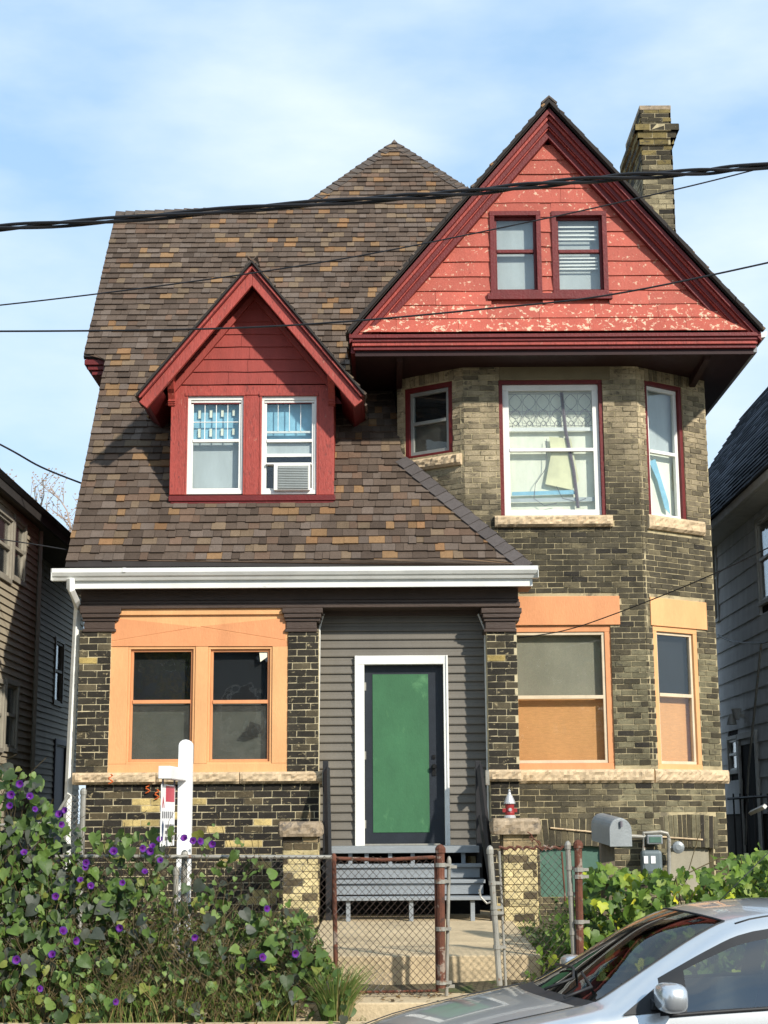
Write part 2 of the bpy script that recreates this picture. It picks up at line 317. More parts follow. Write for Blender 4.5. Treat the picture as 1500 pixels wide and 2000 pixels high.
# ------------------------------------------------------------------ the brick house
HOUSE = empty('brick_house', (0.3, 18.5, 0), 'old brick house with red gable, red dormer, brown shingle roof and green front door', 'house')
YP, YB = 17.35, 17.85
bricks = []     # (verts8, color, light)
def brickcol(kind, x, z, y):
    r = RND.random(); n = .5+.5*math.sin(x*1.7+z*2.3+1.3*math.sin(x*.8-z*1.1))
    if kind == 'porch':
        base = lin(52, 48, 40) if r < .82 else lin(88, 80, 62)
        if r > .985: base = lin(185, 162, 100)
        k = .75+.5*RND.random()
    elif kind == 'found':           # left foundation: black with yellow patches
        d = math.exp(-(((x+2.4)/.55)**2+((z-1.02)/.26)**2))+.9*math.exp(-(((x+1.6)/.4)**2+((z-.78)/.22)**2))+.8*math.exp(-(((x+1.2)/.5)**2+((z-.2)/.25)**2))
        base = lin(196, 174, 116) if r < d*.42 else (lin(48, 44, 38) if RND.random() < .85 else lin(90, 80, 60))
        k = .75+.5*RND.random()
    elif kind == 'pillar':
        f = min(1, max(0, (z-.05)/.9)); base = lin(214, 196, 146) if r < (.78 if x > 0 else .55) else lin(100, 88, 66)
        if z > .74: base = lin(150, 132, 100) if r < .7 else lin(70, 62, 50)
        k = .8+.4*RND.random()
    elif kind == 'chimney':
        base = lin(166, 154, 122) if r < .6 else (lin(104, 96, 76) if r < .9 else lin(50, 45, 36))
        if z > 9.75: base = lin(66, 60, 46) if r < .6 else lin(130, 115, 72)
        k = .8+.4*RND.random()
    else:                            # bay: pale under the gable, sooty below
        zt = z
        t = min(1, max(0, (zt-4.55+.35*math.sin(x*2.1))/.9))
        a = lin(80, 74, 59) if r < .76 else lin(110, 101, 78)
        if z < 2.9 and x > 2.6: a = lin(118, 112, 88) if r < .6 else lin(76, 70, 54)
        if r > .96: a = lin(54, 50, 43)
        b2 = lin(172, 157, 128) if r < .8 else lin(130, 119, 97)
        base = tuple(a[i]*(1-t)+b2[i]*t for i in range(3)); k = .78+.44*RND.random()
    if kind in ('bay',): k *= .9+.2*n
    return tuple(c*k/1.25 for c in base)
def tone(c, lo, hi, dv=1.0):
    k = RND.uniform(lo, hi)/dv; return tuple(x*k for x in c)
def add_brick(fr, u0, u1, z0, z1, w, kind, out, lean=0):
    j = lambda a: (RND.random()-.5)*a
    wo = w+j(.006); c = brickcol(kind, fr.p(u0, z0).x, (z0+z1)/2, fr.p(u0, z0).y)
    tz = j(.003)
    P = [fr.p(u0+j(.004), z0+tz+j(.003), wo+j(.005)), fr.p(u1+j(.004), z0-tz+j(.003), wo+j(.005)), fr.p(u1, z0, -.03), fr.p(u0, z0, -.03),
         fr.p(u0+lean+j(.004), z1+tz+j(.003), wo+j(.005)), fr.p(u1+lean+j(.004), z1-tz+j(.003), wo+j(.005)), fr.p(u1+lean, z1, -.03), fr.p(u0+lean, z1, -.03)]
    out.append((P, c))
def wall(fr, z0, z1, kind, out, backs, u0=0, u1=None, holes=(), course=.074, blen=.205, joint=.0105, proud=.007, thick=.12, phase=0, backfrom=None):
    """bricks laid in running bond over a mortar backing; holes = (u0,u1,z0,z1[,only_bricks])"""
    if u1 is None: u1 = fr.W
    us = sorted(set([u0, u1]+[min(u1, max(u0, h[i])) for h in holes for i in (0, 1)])); zs = sorted(set([z0, z1]+[min(z1, max(z0, h[i])) for h in holes for i in (2, 3)]))
    for a, b in zip(us, us[1:]):
        for c, d in zip(zs, zs[1:]):
            um, zm = (a+b)/2, (c+d)/2
            if b-a < 1e-4 or d-c < 1e-4 or any(h[0] <= um <= h[1] and h[2] <= zm <= h[3] and len(h) < 5 for h in holes): continue
            fr.box(backs, a, b, c, d, -thick, 0)
    n = int(round((z1-z0)/course)); ch = (z1-z0)/max(1, n)
    for i in range(n):
        a, b = z0+i*ch+joint/2, z0+(i+1)*ch-joint/2; zm = (a+b)/2
        segs = [(u0, u1)]
        for h in holes:
            if h[2]-.02 < zm < h[3]+.02:
                ns = []
                for s0, s1 in segs:
                    if h[1] <= s0 or h[0] >= s1: ns.append((s0, s1)); continue
                    if h[0] > s0: ns.append((s0, h[0]))
                    if h[1] < s1: ns.append((h[1], s1))
                segs = ns
        off = ((i+phase) % 2)*blen*.5+(.25*blen if (i+phase) % 6 == 3 else 0)
        for s0, s1 in segs:
            u = u0-off
            while u < s1:
                a0, a1 = max(u, s0), min(u+blen, s1); u += blen
                if a1-a0 < .03: continue
                add_brick(fr, a0+joint/2 if a0 > s0+1e-4 else a0+.002, a1-joint/2 if a1 < s1-1e-4 else a1-.002, a, b, proud, kind, out)
def flush_bricks(lst, par, name='brick', top=300, mat='brick', score=True):
    def area(P):
        a = [proj(V(P[i])) for i in (0, 1, 5, 4)]
        s = abs(sum(a[i][0]*a[(i+1) % 4][1]-a[(i+1) % 4][0]*a[i][1] for i in range(4)))/2
        cx, cy = a[0]
        if not (0 < cx < 1500 and 0 < cy < 1700): s *= .01
        return s
    def facing(P):
        n = (V(P[1])-V(P[0])).cross(V(P[4])-V(P[0])); return n.dot(CAM-V(P[0])) > 0
    it = sorted(lst, key=lambda q: -(area(q[0])*(1 if facing(q[0]) else .01)))
    for P, c in it[:top]:
        o = sum((V(p) for p in P), V())/8; m = MB(); m.hexa([V(p) for p in P], c); m.build(name, M[mat], par, origin=o, fixn=False)
    if it[top:]:
        m = MB()
        for P, c in it[top:]: m.hexa(P, c)
        tag(m.build(name+'_field', M[mat], par, fixn=False), kind='stuff')

def surf(fr, name, mat, boxes, par=HOUSE, bevel=.004, label=None):
    m = MB()
    for b in boxes: fr.box(m, *b)
    o = m.build(name, mat, par, bevel=bevel)
    if label: o['label'] = label
    return o

def window(fr, u0, u1, z0, z1, par, casing=None, cw=.05, sash=None, sw=.045, rec=.08, rail=.5, up='dark', lo='dark', pane='glass',
           out=.012, label=None, top_extra=0, railh=.04, bottom_cw=None, backdepth=.05, sides='LRTB'):
    """casing on the opening's edge, sash set back, two panes and what is seen behind them"""
    bc = cw if bottom_cw is None else bottom_cw
    m = MB()
    if casing:
        if 'L' in sides: fr.box(m, u0, u0+cw, z0+bc, z1-cw, -rec-.06, out)
        if 'R' in sides: fr.box(m, u1-cw, u1, z0+bc, z1-cw, -rec-.06, out)
        fr.box(m, u0, u1, z1-cw, z1, -rec-.06, out+.002); fr.box(m, u0, u1, z0, z0+bc, -rec-.06, out+.004)
        w = m.build('window', M[casing], par, bevel=.003)
    a0, a1, b0, b1 = u0+cw, u1-cw, z0+bc, z1-cw
    zr = b0+(b1-b0)*(1-rail)
    s = MB()
    # lower sash is set back, upper sash forward of it
    for (c0, c1, d) in ((b0, zr+railh*.5, 0.0), (zr-railh*.5, b1, -.0)):
        pass
    e = .0015
    fr.box(s, a0+e, a0+sw, b0+sw, b1-sw, -rec-.045, -rec); fr.box(s, a1-sw, a1-e, b0+sw, b1-sw, -rec-.045, -rec)
    fr.box(s, a0+e, a1-e, b0+e, b0+sw, -rec-.047, -rec+.002); fr.box(s, a0+e, a1-e, b1-sw, b1-e, -rec-.047, -rec+.002)
    fr.box(s, a0+sw, a1-sw, zr-railh/2, zr+railh/2, -rec-.043, -rec+.010)
    if casing: sashobj = s.build('sash', M[sash], w, bevel=.003)
    else: sashobj = w = s.build('window', M[sash], par, bevel=.003)
    if label: w['label'] = label
    g0 = (a0+sw-.004, a1-sw+.004)
    for (c0, c1, mt, pm) in ((zr+railh/2-.004, b1-sw+.004, up, 'glass' if up == 'dark' else pane), (b0+sw-.004, zr-railh/2+.004, lo, pane)):
        g = MB(); fr.box(g, g0[0], g0[1], c0, c1, -rec-.028, -rec-.022)
        g.build('pane', M[pm], w)
    k = MB(); fr.box(k, a0-.02, a1+.02, zr, b1+.02, -rec-.055-backdepth-.01, -rec-.05-backdepth); k.build('upper_backing' if up in ('dark',) else 'blind', M[up], w)
    k = MB(); fr.box(k, a0-.02, a1+.02, b0-.02, zr-.001, -rec-.055-backdepth-.01, -rec-.05-backdepth); k.build('lower_backing' if lo in ('dark',) else 'blind', M[lo], w)
    return w, (a0+sw, a1-sw, b0+sw, zr, b1-sw)

FP = Frame((-3.6, YP), (1.6, YP)); FPO = -3.6
def prect(l, t, r, b, w=0): return FP.rect(l, t, r, b, w)
ZG = -.12                                  # walls start below the soil
zb_top = FP.pix(600, 1507)[1]; zb_bot = FP.pix(600, 1530)[1]
back = MB()
p1 = prect(152, 1233, 214, 1507); p2 = prect(562, 1233, 622, 1507); p3 = prect(953, 1233, 1012, 1507)
for r in (p1, p2, p3): bk_ = MB(); wall(FP, zb_top, FP.pix(400, 1230)[1], 'porch', bricks, bk_, u0=r[0], u1=r[1], thick=.34); bk_.build('pier', M['mortar'], HOUSE, fixn=False)
ptop = FP.pix(400, 1150)[1]
# stone band and foundation under it
fl = prect(165, 1530, 623, 1700)
wall(FP, ZG, zb_bot, 'found', bricks, back, u0=fl[0], u1=fl[1], thick=.3, blen=.205)
f3 = prect(960, 1530, 1016, 1700)
back.build('foundation_wall', M['mortar'], HOUSE, fixn=False); back = MB()
wall(FP, ZG, FP.pix(985, 1526)[1], 'porch', bricks, back, u0=f3[0], u1=f3[1], thick=.34)
back.build('pier_base', M['mortar'], HOUSE, fixn=False); back = MB()
FL = Frame((FP.p(p1[0], 0).x, 20.0), (FP.p(p1[0], 0).x, YP+.345))      # left side of the house
FL2 = Frame((FP.p(fl[0], 0).x, 20.0), (FP.p(fl[0], 0).x, YP+.305))
wall(FL2, ZG, zb_bot, 'found', bricks, back, thick=.2); back.build('foundation_wall', M['mortar'], HOUSE, fixn=False); back = MB(); wall(FL, zb_top, FP.pix(400, 1230)[1], 'porch', bricks, back, thick=.2)
# bay
BL, B1, B2, BR = (.17, 18.37), (.95, YB), (3.0, YB), (3.95, 18.50)
FB, FBL, FBR = Frame(B1, B2), Frame(BL, B1), Frame(B2, BR)
tag(back.build('porch_wall', M['mortar'], HOUSE, fixn=False)); back = MB()
ZS = atY(1080, 690, 17.35).z+.02           # soffit height
sb_top, sb_bot = FB.pix(1100, 1503)[1], FB.pix(1100, 1530)[1]
bricks_l = []
wl_c = FB.rect(985, 1222, 1197, 1503); wu_c = FB.rect(976, 742, 1180, 1008)
lint_c = FB.rect(985, 1165, 1210, 1221); lint_u = FB.rect(975, 700, 1190, 742)
sill_u = FB.rect(966, 1008, 1196, 1030)
bsm_c = FB.rect(1055, 1652, 1180, 1752); arch_c = FB.rect(1050, 1597, 1190, 1652)
wall(FB, sb_bot, ZS, 'bay', bricks_l, back, holes=[wl_c, wu_c, lint_c+(1,), lint_u+(1,), sill_u+(1,), (0, FB.W, sb_bot, sb_top, 1), (-.1, .30, sb_bot-.1, 3.35)], course=.066, blen=.188)
FB0 = Frame((B1[0]-.2, YB-.02), (B2[0]+.01, YB-.02)); 
def shift(r, d): return (r[0]+d, r[1]+d, r[2], r[3])
wall(FB0, ZG, sb_bot, 'bay', bricks_l, back, holes=[shift(bsm_c, .2), shift(arch_c, .2)+(1,), (-.1, .5, ZG-.1, 3.35)], course=.066, blen=.188)
wl_r = FBR.rect(1280, 1226, 1366, 1503); lint_r = FBR.rect(1269, 1172, 1378, 1226)
wu_r = FBR.rect(1263, 750, 1336, 1013); sill_r = FBR.rect(1263, 1013, 1372, 1040); sold_r = FBR.rect(1258, 703, 1346, 750)
wall(FBR, sb_bot, ZS, 'bay', bricks_l, back, holes=[wl_r, wu_r, lint_r+(1,), sill_r+(1,), sold_r+(1,), (0, FBR.W, sb_bot, sb_top, 1)], course=.066, blen=.188, phase=1)
FBR0 = Frame((B2[0]+.012, B2[1]-.022), (BR[0]+.015, BR[1]-.022))
bsm_r = FBR0.rect(1303, 1655, 1395, 1745); arch_r = FBR0.rect(1290, 1590, 1400, 1655)
wall(FBR0, ZG, sb_bot, 'bay', bricks_l, back, holes=[bsm_r, arch_r+(1,)], course=.066, blen=.188, phase=1)
wu_l = FBL.rect(791, 752, 884, 890); sill_l = FBL.rect(806, 893, 903, 915); sold_l = FBL.rect(783, 700, 886, 750)
wall(FBL, 3.3, ZS, 'bay', bricks_l, back, holes=[wu_l, sill_l+(1,), sold_l+(1,)], course=.066, blen=.188, phase=1)
def soldiers(fr, r, rise=0.0, bw=.068, lean=.0):
    n = int(round((r[1]-r[0])/bw)); w = (r[1]-r[0])/n
    for i in range(n):
        t = (i+.5)/n*2-1; dz = -rise*t*t
        add_brick(fr, r[0]+i*w+.005, r[0]+(i+1)*w-.005, r[2]+dz+.004, r[3]+dz-.004, .007, 'bay', bricks_l, lean=lean*t)
soldiers(FBL, sold_l, .02, lean=.02); soldiers(FBR, sold_r, .02, lean=.02); soldiers(FB0, shift(arch_c, .2), .03, lean=.03); soldiers(FBR0, arch_r, .03, lean=.02)
tag(back.build('bay_wall', M['mortar_dark'], HOUSE, fixn=False))
# corners between the bay facets, filled so no gap opens
mb = MB()
for (x, y) in (B1, B2): mb.tube([(x, y+.06, ZG), (x, y+.06, ZS)], .058, 8)
mb.build('corner_mortar', M['mortar_dark'], HOUSE)
both = [(p, c, 0) for p, c in bricks]
# the rest of the body: side and rear walls and the dark inside
mb = MB(); X0 = FP.p(p1[0], 0).x
mb.box(X0+.03, X0+.2, 20.0, 25, ZG, 5.0); mb.box(BR[0]-.15, BR[0], BR[1]+.02, 25, ZG, ZS+.3); mb.box(X0+.2, BR[0]-.15, 24.8, 25, ZG, 6.5)
mb.box(BL[0]-.0, BL[0]+.12, BL[1]+.02, 22, 3.0, ZS+.2)
mb.build('side_wall', M['brick_side'], HOUSE)
mb = MB(); mb.box(X0+.3, BR[0]-.3, 18.9, 19.0, 0, 6.3); mb.build('inner_partition', M['dark'], HOUSE)
mb = MB(); mb.box(-1.1, 1.5, YP+.75, YP+.80, .2, 3.6); mb.build('porch_back_wall', M['dark'], HOUSE)

# stone bands, sills, lintels
def stone(fr, r, w0, w1, name='stone_band', mat='stone', n=None, tilt=0):
    """rock-faced stone: an uneven face grid"""
    m = MB(); L_ = r[1]-r[0]; n = n or max(1, int(L_/.9)); rr = random.Random(int(r[0]*100)+5)
    for i in range(n):
        a, b = r[0]+L_*i/n+.004*(i > 0), r[0]+L_*(i+1)/n-.004*(i < n-1)
        nu = max(3, int((b-a)/.035)); nz_ = 5; g = {}
        for p in range(nu+1):
            for q in range(nz_+1):
                edge = (p in (0, nu)) or (q in (0, nz_)); w = w1+(0 if edge else .012+.022*rr.random())-(.012 if q in (0, nz_) else 0)
                g[p, q] = fr.p(a+(b-a)*p/nu, r[2]+(r[3]-r[2])*q/nz_+(0 if edge and q in (0, nz_) else .0)+tilt*0, w)
        for p in range(nu):
            for q in range(nz_): m.poly([g[p, q], g[p+1, q], g[p+1, q+1], g[p, q+1]])
        top = [g[p, nz_] for p in range(nu+1)]; bot = [g[p, 0] for p in range(nu+1)]
        m.poly(top+[fr.p(b, r[3], w0), fr.p(a, r[3], w0)]); m.poly(bot[::-1]+[fr.p(a, r[2], w0), fr.p(b, r[2], w0)])
        m.poly([g[0, q] for q in range(nz_+1)][::-1]+[fr.p(a, r[2], w0), fr.p(a, r[3], w0)]); m.poly([g[nu, q] for q in range(nz_+1)]+[fr.p(b, r[3], w0), fr.p(b, r[2], w0)])
    return m.build(name, M[mat], HOUSE, fixn=False)
stone(FP, prect(141, 1508, 631, 1531, .06), -.3, .06)
stone(FP, prect(955, 1503, 1018, 1526, .06), -.3, .06)
stone(FB, (.32, FB.W+.03, sb_bot, sb_top), -.12, .05); stone(FBR, (.03, FBR.W+.06, sb_bot, sb_top), -.12, .05)
stone(FB, sill_u, -.1, .06, 'window_sill'); stone(FBR, sill_r, -.1, .05, 'window_sill'); stone(FBL, sill_l, -.1, .05, 'window_sill')
surf(FB, 'lintel', M['orange2'], [lint_c+(-.1, .022)], label='smooth peach painted lintel'); surf(FBR, 'lintel', M['orange'], [lint_r+(-.1, .022)], label='smooth peach painted lintel')
surf(FB, 'lintel', M['lintelgrey'], [lint_u+(-.1, .012)], label='grey stone lintel under the red eave')
# basement windows
for fr, r, mt in ((FB0, shift(bsm_c, .2), 'greenboard'), (FBR0, bsm_r, 'screen2')):
    surf(fr, 'basement_window', M[mt], [(r[0], r[1], r[2], r[3], -.10, -.07)], label='boarded basement window')

# bay windows
w, g = window(FB, *wu_c, HOUSE, casing='maroon', cw=.045, sash='white', sw=.075, rec=.05, rail=.50, up='curtain', lo='curtain', out=-.01, bottom_cw=.01, label='wide upper bay window with leaded top light')
# leaded pattern, cloth and tapes behind the upper bay window
ld = MB(); a0, a1, zb0, zr, zb1 = g
def WP(f, h): return FB.p(a0+(a1-a0)*f, zr+.0+(zb1-zr)*h, -.088)
for k in range(6):
    cx = (k+.5)/6
    for s_ in (-1, 1):
        ld.tube([WP(cx+s_*.075*math.sin(t/12*math.pi*2)*(1 if t < 13 else 1), .42+.54*t/12) for t in range(13)], .003, 4, caps=False)
    ld.tube([WP(cx+.055*math.cos(t/12*2*math.pi), .62+.075*math.sin(t/12*2*math.pi)) for t in range(13)], .003, 4, caps=False)
    ld.tube([WP(cx+.04*math.cos(t/8*math.pi), .40+.10*math.sin(t/8*math.pi)) for t in range(9)], .0035, 4, caps=False)
    ld.tube([WP(cx+.083, .42), WP(cx+.083, .95)], .002, 4)
for h in (.42, .66, .96): ld.tube([WP(0.0, h), WP(1.0, h)], .0028, 4)
ld.build('leaded_light', M['lead'], w)
m = MB(); FB.box(m, a0, a1, zr+(zb1-zr)*.33, zr+(zb1-zr)*.39, -.10, -.085); m.build('crossbar', M['white'], w)
m = MB(); FB.poly(m, [(a0+(a1-a0)*x, zb0+(zb1-zb0)*z) for x, z in ((.42, .22), (.74, .17), (.82, .25), (.74, .60), (.48, .62), (.5, .48))], -.098, -.094); m.build('cloth', M['yellowcloth'], w)
m = MB(); FB.poly(m, [(a0+(a1-a0)*x, zb0+(zb1-zb0)*z) for x, z in ((.02, .155), (.75, .17), (.78, .135), (.02, .125))], -.096, -.092); m.build('blue_tape', M['bluefilm'], w)
m = MB(); FB.poly(m, [(a0+(a1-a0)*x, zb0+(zb1-zb0)*z) for x, z in ((.0, .10), (1, .11), (1, .075), (.0, .07))], -.095, -.09); m.build('window_ledge_cloth', M['greyshade'], w)
for pts in (((.64, .99), (.68, .66), (.76, .33), (.80, .02)), ((.45, .6), (.43, .35), (.30, .22), (.28, .10), (.40, .04), (.55, .06)), ((.55, .2), (.62, .10), (.8, .07), (.9, .1))):
    m = MB(); m.tube([FB.p(a0+(a1-a0)*x, zb0+(zb1-zb0)*z, -.09) for x, z in pts], .022 if pts[0][1] > .9 else .004, 5); m.build('cord' if pts[0][1] < .9 else 'dark_drape', M['lead'], w)
w, g = window(FBR, *wu_r, HOUSE, casing='maroon', cw=.05, sash='white', sw=.05, rec=.05, rail=.5, up='greyshade', lo='curtain', out=-.01, bottom_cw=.01, label='narrow upper bay window with a blue cloth strip')
a0, a1, zb0, zr, zb1 = g
m = MB(); FBR.poly(m, [(a0+(a1-a0)*x, zb0+(zb1-zb0)*z) for x, z in ((.05, .42), (.3, .45), (.75, .12), (.8, .02), (.6, .06), (.35, .28))], -.096, -.092); m.build('blue_cloth', M['bluefilm'], w)
w, g = window(FBL, *wu_l, HOUSE, casing='maroon', cw=.06, sash='alu', sw=.045, rec=.03, rail=.5, up='dark', lo='darkgrey', pane='glassdirty', out=-.005, bottom_cw=.03, label='small upper window with aluminium storm frame')
w, g = window(FB, *wl_c, HOUSE, casing='orange2', cw=.07, sash='creamsash', sw=.035, rec=.03, rail=.5, up='screen2', lo='blind', out=-.015, label='large ground floor bay window with a tan blind')
w, g = window(FBR, *wl_r, HOUSE, casing='orange', cw=.06, sash='creamsash', sw=.035, rec=.03, rail=.48, up='dark', lo='blind', out=.0, label='narrow ground floor bay window with tan blind')

# enclosed porch: peach surround with two sash windows
op = prect(210, 1190, 562, 1506)
wA = prect(248, 1263, 380, 1492); wB = prect(405, 1263, 531, 1492)
ob = [(op[0], op[1], wA[3], op[3]), (op[0], wA[0], wA[2], wA[3]), (wA[1], wB[0], wA[2], wA[3]), (wB[1], op[1], wA[2], wA[3]), (op[0], op[1], op[2]-.015, wA[2])]
for i, (a, b, c, d) in enumerate(ob): surf(FP, 'surround_board', M['orange'], [(a+.001, b-.001, c+.001, d-.001, -.10, -.012+.002*i)], bevel=.003)
tr = prect(228, 1188, 552, 1201); surf(FP, 'top_moulding', M['orange'], [tr+(-.012, .02)])
for pts, w_ in ((((215, 1254), (388, 1224), (560, 1252), (560, 1262), (215, 1262)), -.004),):
    m = MB(); FP.poly(m, [FP.pix(x, y) for x, y in pts], -.012, -.004); m.build('lower_board', M['orange2'], HOUSE)
for pts in (((215, 1206), (385, 1224), (215, 1252)), ((558, 1206), (392, 1223), (558, 1250))):
    m = MB(); FP.poly(m, [FP.pix(x, y) for x, y in pts], -.012, -.007); m.build('side_board', M['orange2'], HOUSE)
wj, g = window(FP, *wA, HOUSE, casing='orange', cw=.025, sash='orange2', sw=.028, rec=.05, rail=.47, up='dark', lo='darkgrey', pane='glassdirty', out=-.02, label='left porch window with dark upper pane')
wj, g = window(FP, *wB, HOUSE, casing='orange', cw=.025, sash='orange2', sw=.028, rec=.05, rail=.47, up='dark', lo='darkgrey', pane='glassdirty', out=-.02, label='right porch window with torn screen')
a0, a1, zb0, zr, zb1 = g
m = MB(); FP.poly(m, [(a0+(a1-a0)*x, zb0+(zr-zb0)*z) for x, z in ((.50, .40), (.55, .47), (.64, .50), (.68, .66), (.86, .60), (.90, .46), (.78, .42), (.66, .38))], -.094, -.088); m.build('screen_tear', M['dark'], wj)
m = MB(); FP.poly(m, [(a0+(a1-a0)*x, zr+(zb1-zr)*z) for x, z in ((.84, .99), (.99, .99), (.99, .90), (.86, .80))], -.07, -.066); m.build('paper_scrap', M['curtain'], wj)

# capitals, frieze
def steps_box(fr, name, mat, lst, label=None):
    m = MB()
    for (l, t, r, b, w0, w1) in lst:
        q = fr.rect(l, t, r, b, w1); fr.box(m, q[0], q[1], q[2], q[3], w0, w1)
    o = m.build(name, M[mat], HOUSE, bevel=.006)
    if label: o['label'] = label
for (l, r) in ((156, 236), (551, 630), (940, 1019)):
    steps_box(FP, 'capital', 'brown', [(l, 1187, r, 1197, -.3, .07), (l+3, 1197.5, r-3, 1206, -.3, .055), (l+5, 1206, r-5, 1213, -.3, .03), (l+8, 1213, r-12, 1228, -.3, .012), (l+5, 1228, r-10, 1234, -.3, .025)])
steps_box(FP, 'frieze', 'brown', [(158, 1149, 1012, 1172, -.3, .0), (156, 1172, 1014, 1178, -.3, .03), (155, 1178, 1016, 1187, -.3, .05)])
# porch floor-to-ceiling inner fill behind the frieze and soffit
soff = FP.pix(500, 1147, .40)[1]
# vinyl siding infill with one board per course
FS = Frame((-1.0, YP+.30), (1.5, YP+.30)); s_ = FS.rect(620, 1200, 953, 1655)
dr = FS.rect(694, 1281, 876, 1655)
z = s_[2]; n = int(round((s_[3]-s_[2])/.098)); h = (s_[3]-s_[2])/n
for i in range(n):
    a, b = s_[2]+i*h, s_[2]+(i+1)*h
    spans = [(s_[0], s_[1])]
    if b < dr[3]+.02: spans = [(s_[0], dr[0]+.01), (dr[1]-.01, s_[1])]
    for (u0, u1) in spans:
        m = MB(); pr = [(0, -.02), (0, .020), (h*.12, .022), (h*.52, .013), (h*.62, .006), (h*.98, .0), (h*.98, -.02)]
        m.extr([FS.p(u0, a+q[0], q[1]) for q in pr], FS.t*(u1-u0)); m.build('siding_board', M['vinyl'], HOUSE)
m = MB(); FS.box(m, s_[0], s_[1], dr[3]-.01, s_[3]+.15, -.1, -.02); FS.box(m, s_[0], dr[0]+.02, s_[2]-.1, dr[3]-.01, -.1, -.02); FS.box(m, dr[1]-.02, s_[1], s_[2]-.1, dr[3]-.01, -.1, -.02); m.build('siding_backing', M['deck'], HOUSE)
# corner posts/trim of the infill
for pts in (((632, 1199), (624, 1226), (620, 1640)), ((934, 1199), (947, 1230), (955, 1640))):
    m = MB(); m.tube([atY(x, y, YP+.24) for x, y in pts], .012, 6); m.build('white_trim_strip', M['whitemetal'], HOUSE)
for x in (633, 952):
    m = MB(); q = atY(x, 1517, YP-.06); m.box(q.x-.02, q.x+.02, q.y-.02, q.y+.1, q.z-.09, q.z+.07); m.build('trim_bracket', M['galv'], HOUSE)
surf(FS, 'infill_top_trim', M['brown'], [(s_[0], s_[1], FS.pix(780, 1203)[1], FS.pix(780, 1190)[1], -.02, .04)])
# door
d0 = FS.rect(712, 1298, 857, 1653)
m = MB(); FS.box(m, dr[0], d0[0], dr[2], d0[3], -.06, .045); FS.box(m, d0[1]+.06, dr[1], dr[2], d0[3], -.06, .045); FS.box(m, dr[0], dr[1], d0[3], dr[3], -.06, .047)
FS.box(m, dr[0]-.004, dr[0]+.02, dr[2], dr[3], .045, .06); FS.box(m, dr[1]-.02, dr[1]+.004, dr[2], dr[3], .045, .06)
door_frame = m.build('door_frame', M['white'], HOUSE, bevel=.004)
m = MB(); FS.box(m, d0[0], d0[1]+.06, d0[2], d0[3], -.11, -.065); DOOR = m.build('door', M['doorpaint'], HOUSE, bevel=.003); DOOR['label'] = 'dark door with a green panel'
for hy in (1340, 1475, 1610):
    q = FS.rect(711, hy-8, 715, hy+8); m = MB(); FS.box(m, *q, -.066, -.052); m.build('hinge', M['galv'], DOOR)
q = FS.rect(709, 1648, 860, 1655); m = MB(); FS.box(m, *q, -.06, .02); m.build('threshold', M['galv'], HOUSE, bevel=.003)
gp = FS.rect(728, 1316, 838, 1626); m = MB(); FS.box(m, *gp, -.066, -.058); m.build('door_panel', M['green'], DOOR, bevel=.002)
m = MB(); kq = FS.p(FS.pix(848, 1497)[0], FS.pix(848, 1497)[1], -.06); m.lathe(kq, [(.028, 0), (.028, -.008), (.012, -.014), (.012, -.035), (.026, -.045), (.028, -.06), (.018, -.072)], 14, axis='Y')
m.box(kq.x-.022, kq.x+.022, kq.y-.006, kq.y, kq.z-.10, kq.z-.03); m.box(kq.x-.018, kq.x+.018, kq.y-.012, kq.y, kq.z+.09, kq.z+.13); m.build('door_handle', material('black_iron', (.02, .02, .02), rough=.35, metal=.5), DOOR, smooth=False)

